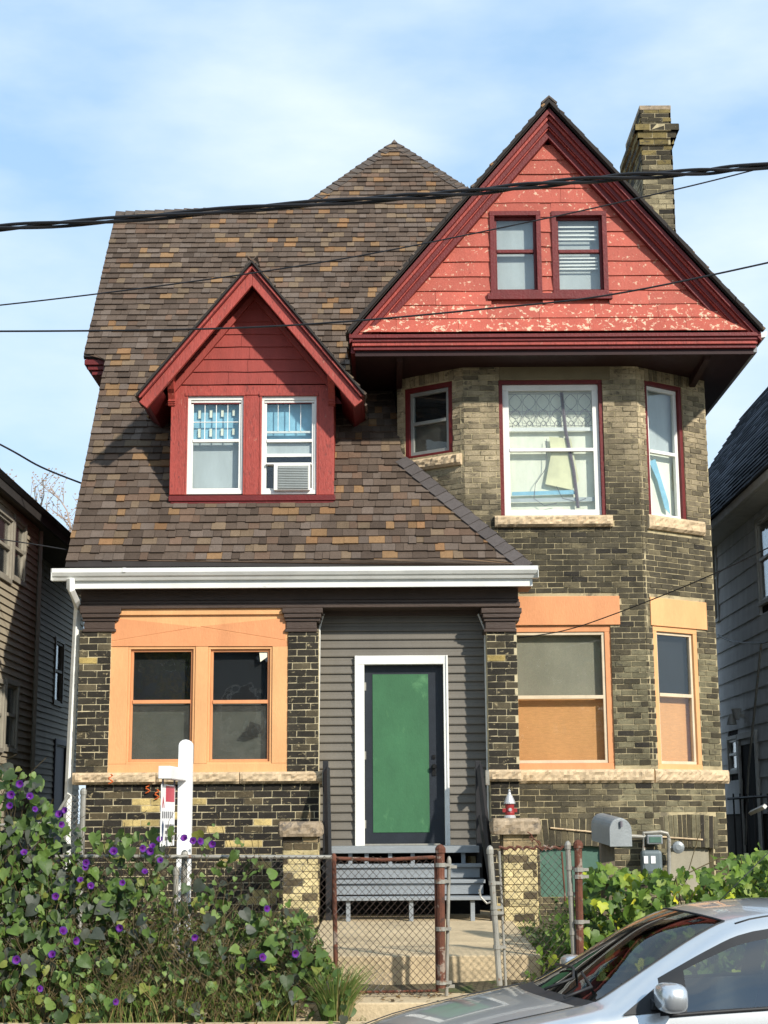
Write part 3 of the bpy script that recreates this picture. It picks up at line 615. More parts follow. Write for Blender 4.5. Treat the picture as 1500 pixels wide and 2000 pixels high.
# roof planes
SL = 1.43
Pg = atY(500, 1107, 17.1); ZE = EYE+2.75
RN = V((0, -SL, 1)).normalized(); R0 = V((0, 17.1, ZE)); RV = V((0, 1, SL)).normalized()
def rp(px, py, lift=0): return onP(px, py, R0+RN*lift, RN)
def shingle_col(z=0):
    r = RND.random()
    if r < .38: c = lin(104, 90, 79)
    elif r < .58: c = lin(92, 79, 69)
    elif r < .76: c = lin(114, 101, 91)
    elif r < .84: c = lin(116, 95, 80)
    elif r < .935: c = lin(128, 110, 90)
    elif r < .98: c = lin(146, 116, 84)
    else: c = lin(146, 112, 80)
    k = (.82+.36*RND.random())/1.30
    return tuple(x*k for x in c)
shingles = []
def shingle_roof(poly, O, U, Vv, N, expo=.120, skip=None, out=shingles, jag=0.0, colf=shingle_col, wmin=.08, wmax=.185):
    """tabs laid over polygon poly (list of (u, v)) in plane O + u U + v Vv, N outward"""
    def cut(v):
        xs_ = []
        for i in range(len(poly)):
            (a, b), (c, d) = poly[i], poly[(i+1) % len(poly)]
            if (b <= v < d) or (d <= v < b): xs_.append(a+(c-a)*(v-b)/(d-b))
        return sorted(xs_)
    vmin, vmax = min(p[1] for p in poly), max(p[1] for p in poly); v = vmin
    while v < vmax:
        v1 = v+expo; c0, c1 = cut(v+1e-4), cut(min(v1, vmax)-1e-4); cm = cut(min((v+v1)/2, vmax-1e-4))
        if len(c0) != len(cm): c0 = cm
        if len(c1) != len(cm): c1 = cm
        for k in range(0, len(cm)-1, 2):
            a0, a1, b0, b1 = c0[k]-jag*RND.random(), c0[k+1]+jag*RND.random(), c1[k], c1[k+1]
            u = min(a0, b0)-RND.random()*wmax
            while u < max(a1, b1):
                w = wmin+(wmax-wmin)*RND.random(); l, r = u, u+w-.003; u += w
                l0, r0 = max(l, a0), min(r, a1); l1, r1 = max(l, b0), min(r, b1)
                if r0-l0 < .02 and r1-l1 < .02: continue
                r0 = max(r0, l0); r1 = max(r1, l1)
                if skip and skip((l+r)/2, (v+v1)/2): continue
                th = .004+(.012 if RND.random() < .5 else 0)+.002*RND.random(); dv = -.016 if th > .011 else 0.0; dv += (RND.random()-.5)*.008
                tilt = .012
                P = [O+U*l0+Vv*(v+dv)+N*0, O+U*r0+Vv*(v+dv)+N*0, O+U*r1+Vv*(v1+.01)-N*.004, O+U*l1+Vv*(v1+.01)-N*.004,
                     O+U*l0+Vv*(v+dv)+N*(th+tilt), O+U*r0+Vv*(v+dv)+N*(th+tilt), O+U*r1+Vv*(v1+.01)+N*.003, O+U*l1+Vv*(v1+.01)+N*.003]
                out.append((P, colf()))
        v = v1
X1 = V((1, 0, 0))
def uv(p): return (p.x, (p-R0).dot(RV))
mainpoly = [uv(rp(*q)) for q in ((127, 1107), (1037, 1105), (785, 890), (760, 700), (840, 600), (985, 410), (915, 370), (770, 277), (592, 401), (226, 416), (163, 696), (207, 698))]
DW0, DW1 = atY(333, 860, 17.73).x, atY(652, 860, 17.73).x
YD = 17.73
def in_dormer(u, v):
    p = R0+X1*u+RV*v
    if p.z < atY(490, 972, YD).z-.02: return False
    ax = atY(490, 512, 17.35); hw = (ax.z-p.z)/1.17
    return abs(u-ax.x) < min((DW1-DW0)/2-.05, hw)-.12 and p.y > YD
shingle_roof(mainpoly, R0, X1, RV, RN, skip=in_dormer)
m = MB(); m.extr([R0+X1*u+RV*v for u, v in mainpoly], RN*-.05); m.build('roof_deck', M['deck'], HOUSE)
# hips, ridge caps: overlapping cap pieces along a line
def caps(p0, p1, n1, n2, w=.13, step=.14, colf=lambda: tone(lin(98, 90, 84), .85, 1.15, 1.3), par=HOUSE, sidef=None):
    d = p1-p0; L_ = d.length; d.normalize(); s1 = n1.cross(d).normalized()*w; s2 = n2.cross(d).normalized()*w; nn_ = n1+n2
    if s1.dot(n2) > 0: s1 = -s1
    if s2.dot(n1) > 0: s2 = -s2
    k = int(L_/step)
    for i in range(k):
        a, b = p0+d*(i*step), p0+d*((i+1)*step+.02); up = (n1+n2).normalized(); t = .026+.008*RND.random(); c = colf(); m = MB()
        for s, nn in ((s1, n1), (s2, n2)):
            m.hexa([a+up*.004, a+s+nn*.004, b+s, b, a+up*t, a+s+nn*(t-.002), b+s+nn*.012, b+up*.012], c)
        m.build('ridge_cap', M['shingle'], par, fixn=True)
hipN = V((1.08, -.25, .78)).normalized()
hb, ht = rp(1037, 1105), rp(783, 887)
caps(hb+RN*.012, ht+RN*.012, RN, hipN, w=.155, step=.15, colf=lambda: tone(lin(100, 94, 92), .85, 1.12, 1.3))
m = MB(); m.extr([hb, ht, V((hb.x, YB, hb.z))], V((0, 0, -.05))); m.build('porch_roof_return', M['shingle'] if False else M['deck'], HOUSE)
pk = rp(770, 277); h1 = rp(592, 401); h2 = rp(930, 380); rl = rp(226, 416)
bN = V((-.6, .1, .8)).normalized()
caps(h1, pk, bN, RN); caps(h2, pk, RN, V((.6, .1, .8)).normalized())
caps(rl, h1, V((0, .8, .6)), RN)
m = MB()
for tri in ((pk, h1, V((h1.x+.4, h1.y+3.2, h1.z))), (pk, V((h2.x, h2.y+3.2, h2.z)), h2)): m.extr(tri, V((0, 0, -.05)))
m.extr([rl, h1, V((h1.x, h1.y+3.5, h1.z-4.5)), V((rl.x, rl.y+3.5, rl.z-4.5))], V((0, 0, -.05)))
m.extr([h2, V((h2.x, h2.y+3.5, h2.z-4.5)), V((h1.x, h1.y+3.5, h1.z-4.5)), h1], V((0, 0, -.05)))
m.build('rear_roof', M['deck'], HOUSE)
# left return under the wider upper roof
e0, e1 = rp(163, 697), rp(210, 698)
m = MB(); m.box(e0.x+.01, X0+.1, e0.y+.02, e0.y+2.2, e0.z-.10, e0.z-.03); m.box(e0.x+.05, X0+.1, e0.y+.05, e0.y+2.1, e0.z-.16, e0.z-.10); m.box(e0.x+.10, X0+.1, e0.y+.08, e0.y+2.0, e0.z-.22, e0.z-.16)
m.extr([e0+V((.2, .10, -.22)), V((X0+.05, e0.y+.10, e0.z-.22)), V((X0+.05, e0.y+.10, e0.z-.52))], V((0, 1.8, 0)))
m.build('eave_return', M['maroon'], HOUSE, bevel=.006)
m = MB(); m.extr([e0+V((.03, .03, -.01)), rl+V((.03, .03, -.01)), rl+V((.03, .10, -.14)), e0+V((.03, .10, -.14))], V((.02, 0, 0))); m.build('rake_board', M['maroon'], HOUSE)
# side gable wall and porch side wall under the roof
m = MB(); m.extr([(X0+.04, 17.7, 3.2), (X0+.04, 24.5, 3.2), (X0+.04, 24.5, 4.9), (X0+.04, rl.y, rl.z-.2), (X0+.04, 17.7, 4.2)], (.1, 0, 0)); m.build('side_gable_wall', M['redboard'], HOUSE)

# gutter, fascia, soffit, downspout
gx0, gx1 = atY(100, 1120, 17.0).x, atY(1052, 1118, 17.0).x
gz1, gz0 = atY(550, 1108, 17.0).z, atY(550, 1131, 17.0).z
m = MB()
pr = [(0, 0), (-.035, .005), (-.055, .035), (-.075, .05), (-.10, .085), (-.10, gz1-gz0), (-.088, gz1-gz0), (-.088, .09), (-.06, .058), (-.04, .042), (-.028, .014), (0, .014)]
m.extr([(gx0, 17.08+a, gz0+b) for a, b in pr], (gx1-gx0, 0, 0))
m.build('gutter', M['whitemetal'], HOUSE)
m = MB(); m.box(gx0+.002, gx0+.008, 16.98, 17.09, gz0, gz1); m.box(gx1-.008, gx1-.002, 16.98, 17.09, gz0, gz1)
jx = atY(243, 1120, 17.0).x; m.box(jx-.02, jx+.02, 16.973, 16.981, gz0+.085, gz1+.002); m.build('gutter_end', M['whitemetal'], HOUSE)
fx0, fx1 = atY(130, 1140, 17.1).x, atY(1040, 1140, 17.1).x; fz1, fz0 = atY(550, 1118, 17.1).z, atY(550, 1148, 17.1).z
m = MB(); m.box(fx0, fx1, 17.085, 17.12, fz0, fz1); m.build('fascia', M['whitemetal'], HOUSE, bevel=.003)
m = MB(); m.box(fx0, fx1, 17.12, 17.62, fz0+.01, fz0+.03); m.build('soffit', M['brown'], HOUSE)
m = MB(); m.box(fx0, fx0+.03, 17.12, 19.0, fz0+.03, fz0+.2); m.box(fx1-.03, fx1, 17.12, 17.7, fz0+.03, fz0+.2); m.build('fascia_return', M['whitemetal'], HOUSE)
m = MB()
dp = [atY(138, 1130, 17.03), atY(139, 1152, 17.03), atY(148, 1172, 17.2), atY(152, 1186, 17.40), atY(150, 1215, 17.45), atY(143, 1350, 17.45), atY(131, 1600, 17.45), atY(130, 1700, 17.45)]
m.tube(dp, .045, 4); DS = m.build('downspout', M['whitemetal'], HOUSE, bevel=.006)

# main front gable
GY = 17.42
ax = atY(1070, 209, 17.30); el_ = atY(682, 652, 17.30); er_ = atY(1482, 652, 17.30)
GX = ax.x; GZ = ax.z; gzb = (el_.z+er_.z)/2; hwid = (er_.x-el_.x)/2; GS = (GZ-gzb)/hwid; ga = math.atan(GS)
def band(o1, o2, y0, y1, mb, x_end=1.0):        # band below the rake line, between perpendicular offsets o1 < o2
    d1, d2 = o1/math.cos(ga), o2/math.cos(ga)
    for s in (-1, 1):
        hx = hwid*x_end
        P = [(GX, y0, GZ-d1), (GX+s*hx, y0, GZ-d1-hx*GS), (GX+s*(hx-0*(o2-o1)), y0, GZ-d2-hx*GS), (GX, y0, GZ-d2)]
        mb.extr(P, (0, y1-y0, 0))
for nm, o1, o2, y0, y1, mt, xe in (('rake_board', .012, .085, 17.20, 17.50, 'maroon', 1.0), ('rake_moulding', .085, .115, 17.24, 17.50, 'red', .985), ('rake_moulding', .115, .165, 17.27, 17.50, 'maroon', .975), ('rake_moulding', .165, .18, 17.295, 17.5, 'red', .96), ('rake_board', .18, .245, 17.33, 17.52, 'maroon', .95)):
    m = MB(); band(o1, o2, y0, y1, m, xe); m.build(nm, M[mt], HOUSE, bevel=.004)
# field boards
def gable_boards(cx, zt, zb, slope, Y, off, n, holes, mat, flare=0, cf=None, name='gable_board', par=HOUSE, wave=.004, fullrows=0, minw=.10):
    h = (zt-zb)/n
    for i in range(n):
        a = zb+i*h; b = a+h
        inset = off if i >= fullrows else off*(.15 if i < 1 else (.45 if i < 2 else .8))
        hwa = (zt0(slope, a, cx)-inset); hwb = (zt0(slope, b, cx)-inset)
        if hwa < minw: continue
        segs = [(cx-hwa, cx+hwa, cx-max(hwb, .0), cx+max(hwb, .0))]
        for (u0, u1, z0, z1) in holes:
            if a+.03 < z1 and b-.03 > z0:
                ns = []
                for (l0, r0, l1, r1) in segs:
                    if u1 < l0 or u0 > r0: ns.append((l0, r0, l1, r1)); continue
                    if u0-l0 > .02: ns.append((l0, u0, min(l1, u0-.001), u0))
                    if r0-u1 > .02: ns.append((u1, r0, u1, max(r1, u1+.001)))
                segs = ns
                for (za, zb2) in ((max(a, z1-.02), b), (a, min(b, z0+.02))):
                    if zb2-za > .03 and ((z1-.02 > a and z1 < b) or (z0 > a and z0 < b)) and (za > z1-.03 or zb2 < z0+.03):
                        fm = MB(); fm.box(u0, u1, Y-.012, Y+.02, za, zb2, cf() if cf else None); fm.build(name, M[mat(i)] if callable(mat) else M[mat], par)
        fy0 = flare*max(0, (1-i/3.5))**1.6 if flare else 0; fy1 = flare*max(0, (1-(i+1)/3.5))**1.6 if flare else 0
        cut = []
        for (l0, r0, l1, r1) in segs:
            xs_ = [l0]; 
            while r0-xs_[-1] > 1.0: xs_.append(xs_[-1]+RND.uniform(.35, .85))
            xs_.append(r0)
            for q in range(len(xs_)-1):
                a0, a1 = xs_[q]+(.0015 if q else 0), xs_[q+1]-(.0015 if q < len(xs_)-2 else 0)
                tl, tr_ = (max(a0, l1) if q else l1), (min(a1, r1) if q < len(xs_)-2 else r1)
                if q and tl < l1+.001: tl = a0
                if tr_ < tl: tr_ = tl+.001
                cut.append((a0, a1, min(max(tl, l1), r1), max(min(tr_, r1), l1)))
        for (l0, r0, l1, r1) in cut:
            c = cf() if cf else None; nseg = max(2, int((r0-l0)/.22)); m = MB()
            ws = [(RND.random()-.5)*wave*2 for _ in range(nseg+1)]; ys_ = [(RND.random()-.5)*.004 for _ in range(nseg+1)]
            for k in range(nseg):
                f0, f1 = k/nseg, (k+1)/nseg
                xa, xb, xc, xd = l0+(r0-l0)*f0, l0+(r0-l0)*f1, l1+(r1-l1)*f0, l1+(r1-l1)*f1
                m.hexa([(xa, Y-.020-fy0+ys_[k], a+ws[k]-.006), (xb, Y-.020-fy0+ys_[k+1], a+ws[k+1]-.006), (xb, Y+.02-fy0, a), (xa, Y+.02-fy0, a),
                        (xc, Y-.004-fy1, b), (xd, Y-.004-fy1, b), (xd, Y+.02-fy1, b), (xc, Y+.02-fy1, b)], c)
            m.build(name, M[mat(i)] if callable(mat) else M[mat], par)
def zt0(slope, z, cx): return (GTOP-z)/slope
GTOP = GZ
gwL = Frame((0, GY), (5, GY)); gw1 = gwL.rect(957, 414, 1057, 577); gw2 = gwL.rect(1078, 414, 1186, 577)
cgab = lambda: tone(alb(198, 98, 80, 1.36), .88, 1.1, 1.0)
gable_boards(GX, GZ-.25, gzb+.02, GS, GY, .245/math.sin(ga), 14, [gw1, gw2], lambda i: 'redpeel' if i in (0, 1) else 'redlit', flare=.17, cf=cgab, fullrows=4)
m = MB(); m.extr([(GX, GY+.17, GZ-.1), (GX-hwid, GY+.17, gzb-.02), (GX+hwid, GY+.17, gzb-.02)], (0, .02, 0)); m.build('gable_backing', M['dark'], HOUSE)
for r_, up_, lo_ in ((gw1, 'greyshade', 'greyshade'), (gw2, 'greyshade', 'greyshade')):
    w, g = window(gwL, *r_, HOUSE, casing='maroon', cw=.055, sash='maroon', sw=.03, rec=.03, rail=.46, up=up_, lo=lo_, out=.035, label='red gable window')
    if r_ is gw2:
        a0, a1, zb0, zr, zb1 = g
        for k in range(9):
            if k in (4,): continue
            q = MB(); zz = zb0+(zb1-zb0)*(.42+.06*k if k > 3 else .30+.05*k); gwL.box(q, a0+.01, a1-.02-.01*(k % 2), zz, zz+.018, -.072, -.066); q.build('blind_slat', M['white'], w)
gs = gwL.rect(952, 573, 1196, 585, .05); surf(gwL, 'window_sill', M['maroon'], [gs+(-.02, .075)])
# base cornice of the gable
cl, cr = el_.x, er_.x
def cz(py): return atY(1080, py, 17.25).z
m = MB()
m.box(cl-.00, cr+.00, 17.19, 18.3, cz(661), cz(654)); m.build('cornice', M['maroon'], HOUSE, bevel=.004)
for a, b, y, e in ((661, 667, 17.215, .02), (667, 674, 17.235, .035), (674, 681, 17.26, .05)):
    m = MB(); m.box(cl+e, cr-e, y, 18.2, cz(b), cz(a)); m.build('cornice_moulding', M['red'] if a == 667 else M['maroon'], HOUSE, bevel=.005)
m = MB(); m.box(cl+.07, cr-.07, 17.30, 17.36, cz(691), cz(681)); m.box(cl+.07, cr-.07, 17.36, 21.8, cz(688), cz(682)); SOFF = m.build('eave_soffit', M['soffitred_shaded'], HOUSE)
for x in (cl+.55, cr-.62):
    m = MB(); m.extr([(x, 17.38, cz(688)), (x, YB+.5, cz(688)), (x, YB+.5, cz(688)-.12), (x, 17.42, cz(688)-.05)], (.07, 0, 0)); m.build('eave_bracket', M['soffitred_shaded'], HOUSE)
# gable roof slopes
for s in (-1, 1):
    D = V((s*math.cos(ga), 0, -math.sin(ga))); Nn = V((s*math.sin(ga), 0, math.cos(ga))); TOP = V((GX, 0, GZ+.02)); Ls = hwid/math.cos(ga)+.02
    m = MB(); a = TOP+V((0, 17.2, 0)); m.extr([a, a+D*Ls, a+D*Ls-Nn*.05, a-V((0, 0, .05/math.cos(ga)))], (0, 5.6, 0)); m.build('roof_deck', M['deck'], HOUSE)
    Uo = V((0, -1, 0))*(1) if s > 0 else V((0, 1, 0))
    O_ = TOP+D*Ls
    ya, yb = (-22.6, -17.16) if s > 0 else (17.16, 22.6)
    if s > 0: shingle_roof([(-21.9, 0), (-17.16, 0), (-17.16, Ls), (-21.9, Ls)], O_, V((0, -1, 0)), -D, Nn, jag=.03)
    else: shingle_roof([(17.16, 0), (21.9, 0), (21.9, Ls), (17.16, Ls)], O_, V((0, 1, 0)), -D, Nn, jag=.03)
m = MB()
for s in (-1, 1):   # ragged dark shingle edge along the rake
    t = 0
    while t < hwid:
        w_ = .12+.05*RND.random(); x0, x1 = t, min(hwid+.01, t+w_); lift = .03+.016*RND.random(); yy = 17.145-.012*RND.random()
        m.extr([(GX+s*x0, yy, GZ-x0*GS-.012), (GX+s*x1, yy, GZ-x1*GS-.012), (GX+s*x1, yy, GZ-x1*GS+lift+.012), (GX+s*x0, yy, GZ-x0*GS+lift)], (0, .06, 0)); t += w_
m.build('drip_edge', M['deck'], HOUSE)
caps(V((GX, 17.15, GZ+.05)), V((GX, 21.5, GZ+.05)), V((.7, 0, .7)), V((-.7, 0, .7)), w=.11, step=.3)
# right eave gutter of the gable, with its elbow
m = MB(); y0_, y1_ = 17.4, 21.0; exx = GX+hwid
m.extr([(exx-.01, y0_, gzb-.04), (exx+.10, y0_, gzb-.02), (exx+.12, y0_, gzb+.02), (exx+.12, y0_, gzb+.05), (exx+.105, y0_, gzb+.05), (exx-.01, y0_, gzb+.0)], (0, y1_-y0_, 0))
m.build('gutter', M['whitemetal'], HOUSE)
m = MB(); m.box(exx-.08, exx-.02, 17.35, 21.6, gzb-.22, gzb-.03); m.build('side_fascia', M['greyboard'], HOUSE)
m = MB(); m.box(cl+.02, cl+.08, 17.30, 20.5, gzb-.22, gzb-.03); m.build('side_fascia', M['maroon'], HOUSE)
m = MB(); m.tube([atY(1398, 765, 20.0), atY(1398, 782, 20.0), atY(1390, 790, 20.2), atY(1375, 790, 20.3)], .04, 6); m.build('downspout_elbow', M['whitemetal'], HOUSE)

# dormer
dax = atY(490, 516, 17.35); dl = atY(272, 770, 17.35); dr_ = atY(708, 772, 17.35); dhw = (dr_.x-dl.x)/2; dzb = (dl.z+dr_.z)/2; DS_ = (dax.z-dzb)/dhw; da = math.atan(DS_); DX = (dl.x+dr_.x)/2
FD = Frame((-4, YD), (0, YD))
def dr4(l, t, r, b, w=0): return FD.rect(l, t, r, b, w)
wz1 = FD.pix(490, 750)[1]; wz0 = FD.pix(490, 972)[1]
lp = dr4(333, 755, 362, 967); rp_ = dr4(622, 755, 652, 967); mp_ = dr4(479, 773, 507, 967); hd = dr4(333, 753, 652, 772); sl_ = dr4(329, 967, 655, 978, .06)
m = MB(); FD.box(m, lp[0], rp_[1], wz0-.25, wz1+.1, -1.0, -.17); DORM = m.build('dormer', M['redboard'], HOUSE); DORM['label'] = 'red dormer with flaking paint and steep gable'
for nm, r, w_ in (('corner_post', lp, .02), ('corner_post', rp_, .02), ('mullion', mp_, .012), ('head_board', hd, .012)):
    m = MB(); FD.box(m, *r, -.09, w_); m.build(nm, M['red'], DORM, bevel=.006)
m = MB(); FD.box(m, *sl_, -.09, .06); FD.box(m, sl_[0]+.02, sl_[1]-.02, sl_[2]-.03, sl_[2], -.09, .045); m.build('dormer_sill', M['maroon'], DORM, bevel=.006)
for (l, r) in ((362, 479), (507, 622)):         # thin inner mouldings round the openings
    q = dr4(l, 768, r, 774); m = MB(); FD.box(m, *q, -.02, .03); q2 = dr4(l, 774, l+4, 967); FD.box(m, *q2, -.05, .02); q2 = dr4(r-4, 774, r, 967); FD.box(m, *q2, -.05, .02); m.build('opening_moulding', M['red'], DORM, bevel=.003)
GTOP = dax.z
cd_ = lambda: None
gable_boards(DX, dax.z-.12, wz1-.0, DS_, YD, .10, 8, [], 'redboard', name='gable_board', par=DORM, minw=.08)
m = MB(); m.extr([(DX, YD+.02, dax.z-.1), (DX-dhw+.25, YD+.02, dzb), (DX+dhw-.25, YD+.02, dzb)], (0, .02, 0)); m.build('gable_backing', M['maroon'], DORM)
def dband(o1, o2, y0, y1, mb, cut=0):
    d1, d2 = o1/math.cos(da), o2/math.cos(da)
    for s in (-1, 1):
        P = [(DX, y0, dax.z-d1), (DX+s*(dhw), y0, dax.z-d1-dhw*DS_), (DX+s*(dhw-(o2-o1)*math.sin(da)*cut), y0, dax.z-d2-(dhw-(o2-o1)*math.sin(da)*cut)*DS_), (DX, y0, dax.z-d2)]
        mb.extr(P, (0, y1-y0, 0))
m = MB(); dband(.005, .05, 17.31, 17.5, m, 1); m.build('rake_moulding', M['maroon'], DORM, bevel=.004)
m = MB(); dband(.02, .04, 17.295, 17.32, m, 1); m.build('rake_moulding', M['red'], DORM, bevel=.003)
m = MB(); dband(.05, .165, 17.34, 17.40, m, 1); m.build('rake_board', M['red'], DORM, bevel=.006)
m = MB(); d1, d2 = .135/math.cos(da), .20/math.cos(da); hxw = (DW1-DW0)/2-.03
for s_g in (-1, 1): m.extr([(DX, YD-.06, dax.z-d1), (DX+s_g*hxw, YD-.06, dax.z-d1-hxw*DS_), (DX+s_g*hxw, YD-.06, dax.z-d2-hxw*DS_), (DX, YD-.06, dax.z-d2)], (0, .06, 0))
m.build('inner_rake_board', M['redboard'], DORM, bevel=.004)
for s in (-1, 1):
    D = V((s*math.cos(da), 0, -math.sin(da))); Nn = V((s*math.sin(da), 0, math.cos(da))); TOP = V((DX, 0, dax.z+.012)); Ls = dhw/math.cos(da)+.03
    a = TOP+V((0, 17.33, 0)); m = MB(); m.extr([a, a+D*Ls, a+D*Ls-Nn*.045, a-V((0, 0, .045/math.cos(da)))], (0, 2.2, 0)); m.build('roof_deck', M['maroon'], DORM)
    O_ = TOP+D*Ls
    if s > 0: shingle_roof([(-19.6, 0), (-17.29, 0), (-17.29, Ls), (-19.6, Ls)], O_, V((0, -1, 0)), -D, Nn, jag=.02)
    else: shingle_roof([(17.29, 0), (19.6, 0), (19.6, Ls), (17.29, Ls)], O_, V((0, 1, 0)), -D, Nn, jag=.02)
    # box eave below the slope
    ex = DX+s*(dhw-.01); pd = V((-s*math.sin(da), 0, -math.cos(da))); P0 = V((ex, 17.405, dzb-.03)); P1 = P0+pd*.13; m = MB(); m.extr([P0, P1, P1-D*.24, P0-D*.24], (0, 1.5, 0)); m.build('eave_board', M['maroon'], DORM, bevel=.005)
m = MB()
for s in (-1, 1):
    t = 0
    while t < dhw:
        w_ = .12; x0, x1 = t, min(dhw+.02, t+w_); l1 = .02+.01*RND.random(); yy = 17.275-.008*RND.random()
        m.extr([(DX+s*x0, yy, dax.z-x0*DS_-.005), (DX+s*x1, yy, dax.z-x1*DS_-.005), (DX+s*x1, yy, dax.z-x1*DS_+l1+.008), (DX+s*x0, yy, dax.z-x0*DS_+l1)], (0, .05, 0)); t += w_
m.build('drip_edge', M['deck'], DORM)
caps(V((DX, 17.29, dax.z+.03)), V((DX, 19.4, dax.z+.03)), V((.75, 0, .65)).normalized(), V((-.75, 0, .65)).normalized(), w=.10, step=.25, par=DORM)
for px in (337, 648):
    q = atY(px, 740, YD); m = MB(); b0 = [(YD, 0), (YD-.30, 0), (YD-.30, -.07), (YD-.26, -.10), (YD-.20, -.12), (YD-.14, -.20), (YD-.09, -.24), (YD-.05, -.30), (YD-.04, -.36), (YD, -.38)]
    m.extr([(q.x-.04, y, q.z+.04+z) for y, z in b0], (.08, 0, 0))
    for k in range(4): m.box(q.x-.046, q.x+.046, YD-.31, YD-.02, q.z+.03-.024*k-.008, q.z+.03-.024*k)
    for k in range(3): m.box(q.x-.044, q.x+.044, YD-.06+.01*k, YD-.02, q.z-.29-.022*k, q.z-.28-.022*k)
    m.build('bracket', M['red'], DORM, bevel=.004)
def dwin(l, r, lab, up, lo, rail=.45):
    q = dr4(l, 774, r, 965); return window(FD, *q, HOUSE, casing='white', cw=.045, sash='white', sw=.028, rec=.02, rail=rail, up=up, lo=lo, out=-.005, label=lab, railh=.035)
w, g = dwin(364, 478, 'left dormer window with pale blue film in its upper sash', 'bluefilm', 'greyshade')
a0, a1, zb0, zr, zb1 = g
m = MB()
for k in (1, 2, 3): FD.box(m, a0+(a1-a0)*k/4-.004, a0+(a1-a0)*k/4+.004, zr, zb1, -.05, -.036)
FD.box(m, a0, a1, (zr+zb1)/2-.004, (zr+zb1)/2+.004, -.051, -.035); m.build('muntin', M['white'], w)
m = MB()
for i in range(4):
    for j in range(2):
        x = a0+(a1-a0)*(i+.5)/4; z = zr+(zb1-zr)*(j+.5)/2; FD.box(m, x-.018, x+.012, z-.055+.01*i, z+.05, -.10, -.096)
m.build('film_print', M['curtain'], w)
w, g = dwin(508, 621, 'right dormer window raised over an air conditioner', 'bluefilm', 'dark')
a0, a1, zb0, zr, zb1 = g
m = MB(); z2 = zr-(zr-zb0)*.30; FD.box(m, a0, a1, z2-.018, z2+.018, -.05, -.03)
FD.box(m, a0, a1, zr+(zb1-zr)*.22, zr+(zb1-zr)*.27, -.07, -.05); m.build('raised_sash_rail', M['white'], w)
m = MB(); FD.box(m, a0, a1, z2, zr, -.068, -.06); m.build('blind', M['greyshade'], w)
m = MB()
for k in (1, 2, 3): FD.box(m, a0+(a1-a0)*k/4-.003, a0+(a1-a0)*k/4+.003, zr+(zb1-zr)*.27, zb1, -.052, -.04)
m.build('muntin', M['white'], w)
# air conditioner
q = dr4(535, 908, 606, 959); AC = empty('air_conditioner', FD.p((q[0]+q[1])/2, q[2], 0), 'white window air conditioner with grey slatted grille in the right dormer window', 'air conditioner')
m = MB(); FD.box(m, q[0], q[1], q[2], q[3], -.10, .045); FD.box(m, g[0], g[1], q[3], q[3]+.022, -.06, .03); m.build('casing', M['white'], AC, bevel=.006)
m = MB(); FD.box(m, q[0]+.05, q[1]-.02, q[2]+.01, q[3]-.02, .045, .05); grl = m.build('grille', M['alu'], AC)
for k in range(13):
    z = q[2]+.022+(q[3]-q[2]-.05)*k/13; m = MB(); FD.box(m, q[0]+.055, q[1]-.025, z, z+.006, .05, .062); m.build('slat', M['greyshade'], grl)

# chimney
c0 = atY(1252, 260, 20.0); c1 = atY(1308, 260, 20.0)
m = MB(); CZ1 = atY(1280, 206, 20.0).z; cw0, cw1 = c0.x, c1.x+.02
FC = Frame((cw0, 20.0), (cw1, 20.0)); FCL = Frame((cw0, 21.25), (cw0, 20.0)); FCR = Frame((cw1, 20.0), (cw1, 21.25))
cb = []; mbk = MB(); mbk.box(cw0+.004, cw1-.004, 20.004, 21.246, 6.0, CZ1-.08)
CH = mbk.build('chimney', M['mortar_dark'], HOUSE); CH['label'] = 'tall sooty cream brick chimney with corbelled cap'
dump = MB(); zc0, zc1 = atY(1280, 284, 20).z, atY(1280, 247, 20).z
for f in (FC, FCL, FCR): wall(f, 6.2, zc0, 'chimney', cb, dump, course=.072, blen=.20, proud=.006, thick=.02); 
for k, (e, za, zb_) in enumerate(((.03, 0, .3), (.055, .3, .65), (.09, .65, 1.0))):
    z0_, z1_ = zc0+(zc1-zc0)*za, zc0+(zc1-zc0)*zb_
    for f in (Frame((cw0-e, 20-e), (cw1+e, 20-e)), Frame((cw0-e, 21.25+e), (cw0-e, 20-e)), Frame((cw1+e, 20-e), (cw1+e, 21.25+e))): wall(f, z0_, z1_, 'chimney', cb, dump, course=(z1_-z0_), blen=.2, proud=.004, thick=e+.02)
for f in (FC, FCL, FCR): wall(f, zc1, CZ1-.05, 'chimney', cb, dump, course=.072, blen=.20, proud=.006, thick=.02)
m = MB(); m.box(cw0-.01, cw1+.01, 19.99, 21.26, CZ1-.07, CZ1); m.build('chimney_cap', M['capstone'], CH, bevel=.01)
dump.build('chimney_core', M['mortar_dark'], CH, fixn=False)
flush_bricks(cb, CH, top=150, mat='brick_light')

# brick and shingle parts
nb = len(bricks); 
flush_bricks(bricks, HOUSE, top=150, mat='brick'); flush_bricks(bricks_l, HOUSE, top=150, mat='brick_light')
def flush_shingles(top=300):
    def key(q):
        P = q[0]; a = [proj(P[i]) for i in (4, 5, 6, 7)]; s = abs(sum(a[i][0]*a[(i+1) % 4][1]-a[(i+1) % 4][0]*a[i][1] for i in range(4)))/2
        return -(s if 0 < a[0][0] < 1500 and 0 < a[0][1] < 2000 and a[0][1] > a[2][1] else 0)
    it = sorted(shingles, key=key)
    for P, c in it[:top]:
        o = sum(P, V())/8; m = MB(); m.hexa(P, c); m.build('shingle', M['shingle'], HOUSE, origin=o, fixn=False)
    m = MB()
    for P, c in it[top:]: m.hexa(P, c)
    tag(m.build('shingle_field', M['shingle'], HOUSE, fixn=False), kind='stuff')
flush_shingles()
print('bricks', nb, len(bricks_l), 'shingles', len(shingles))
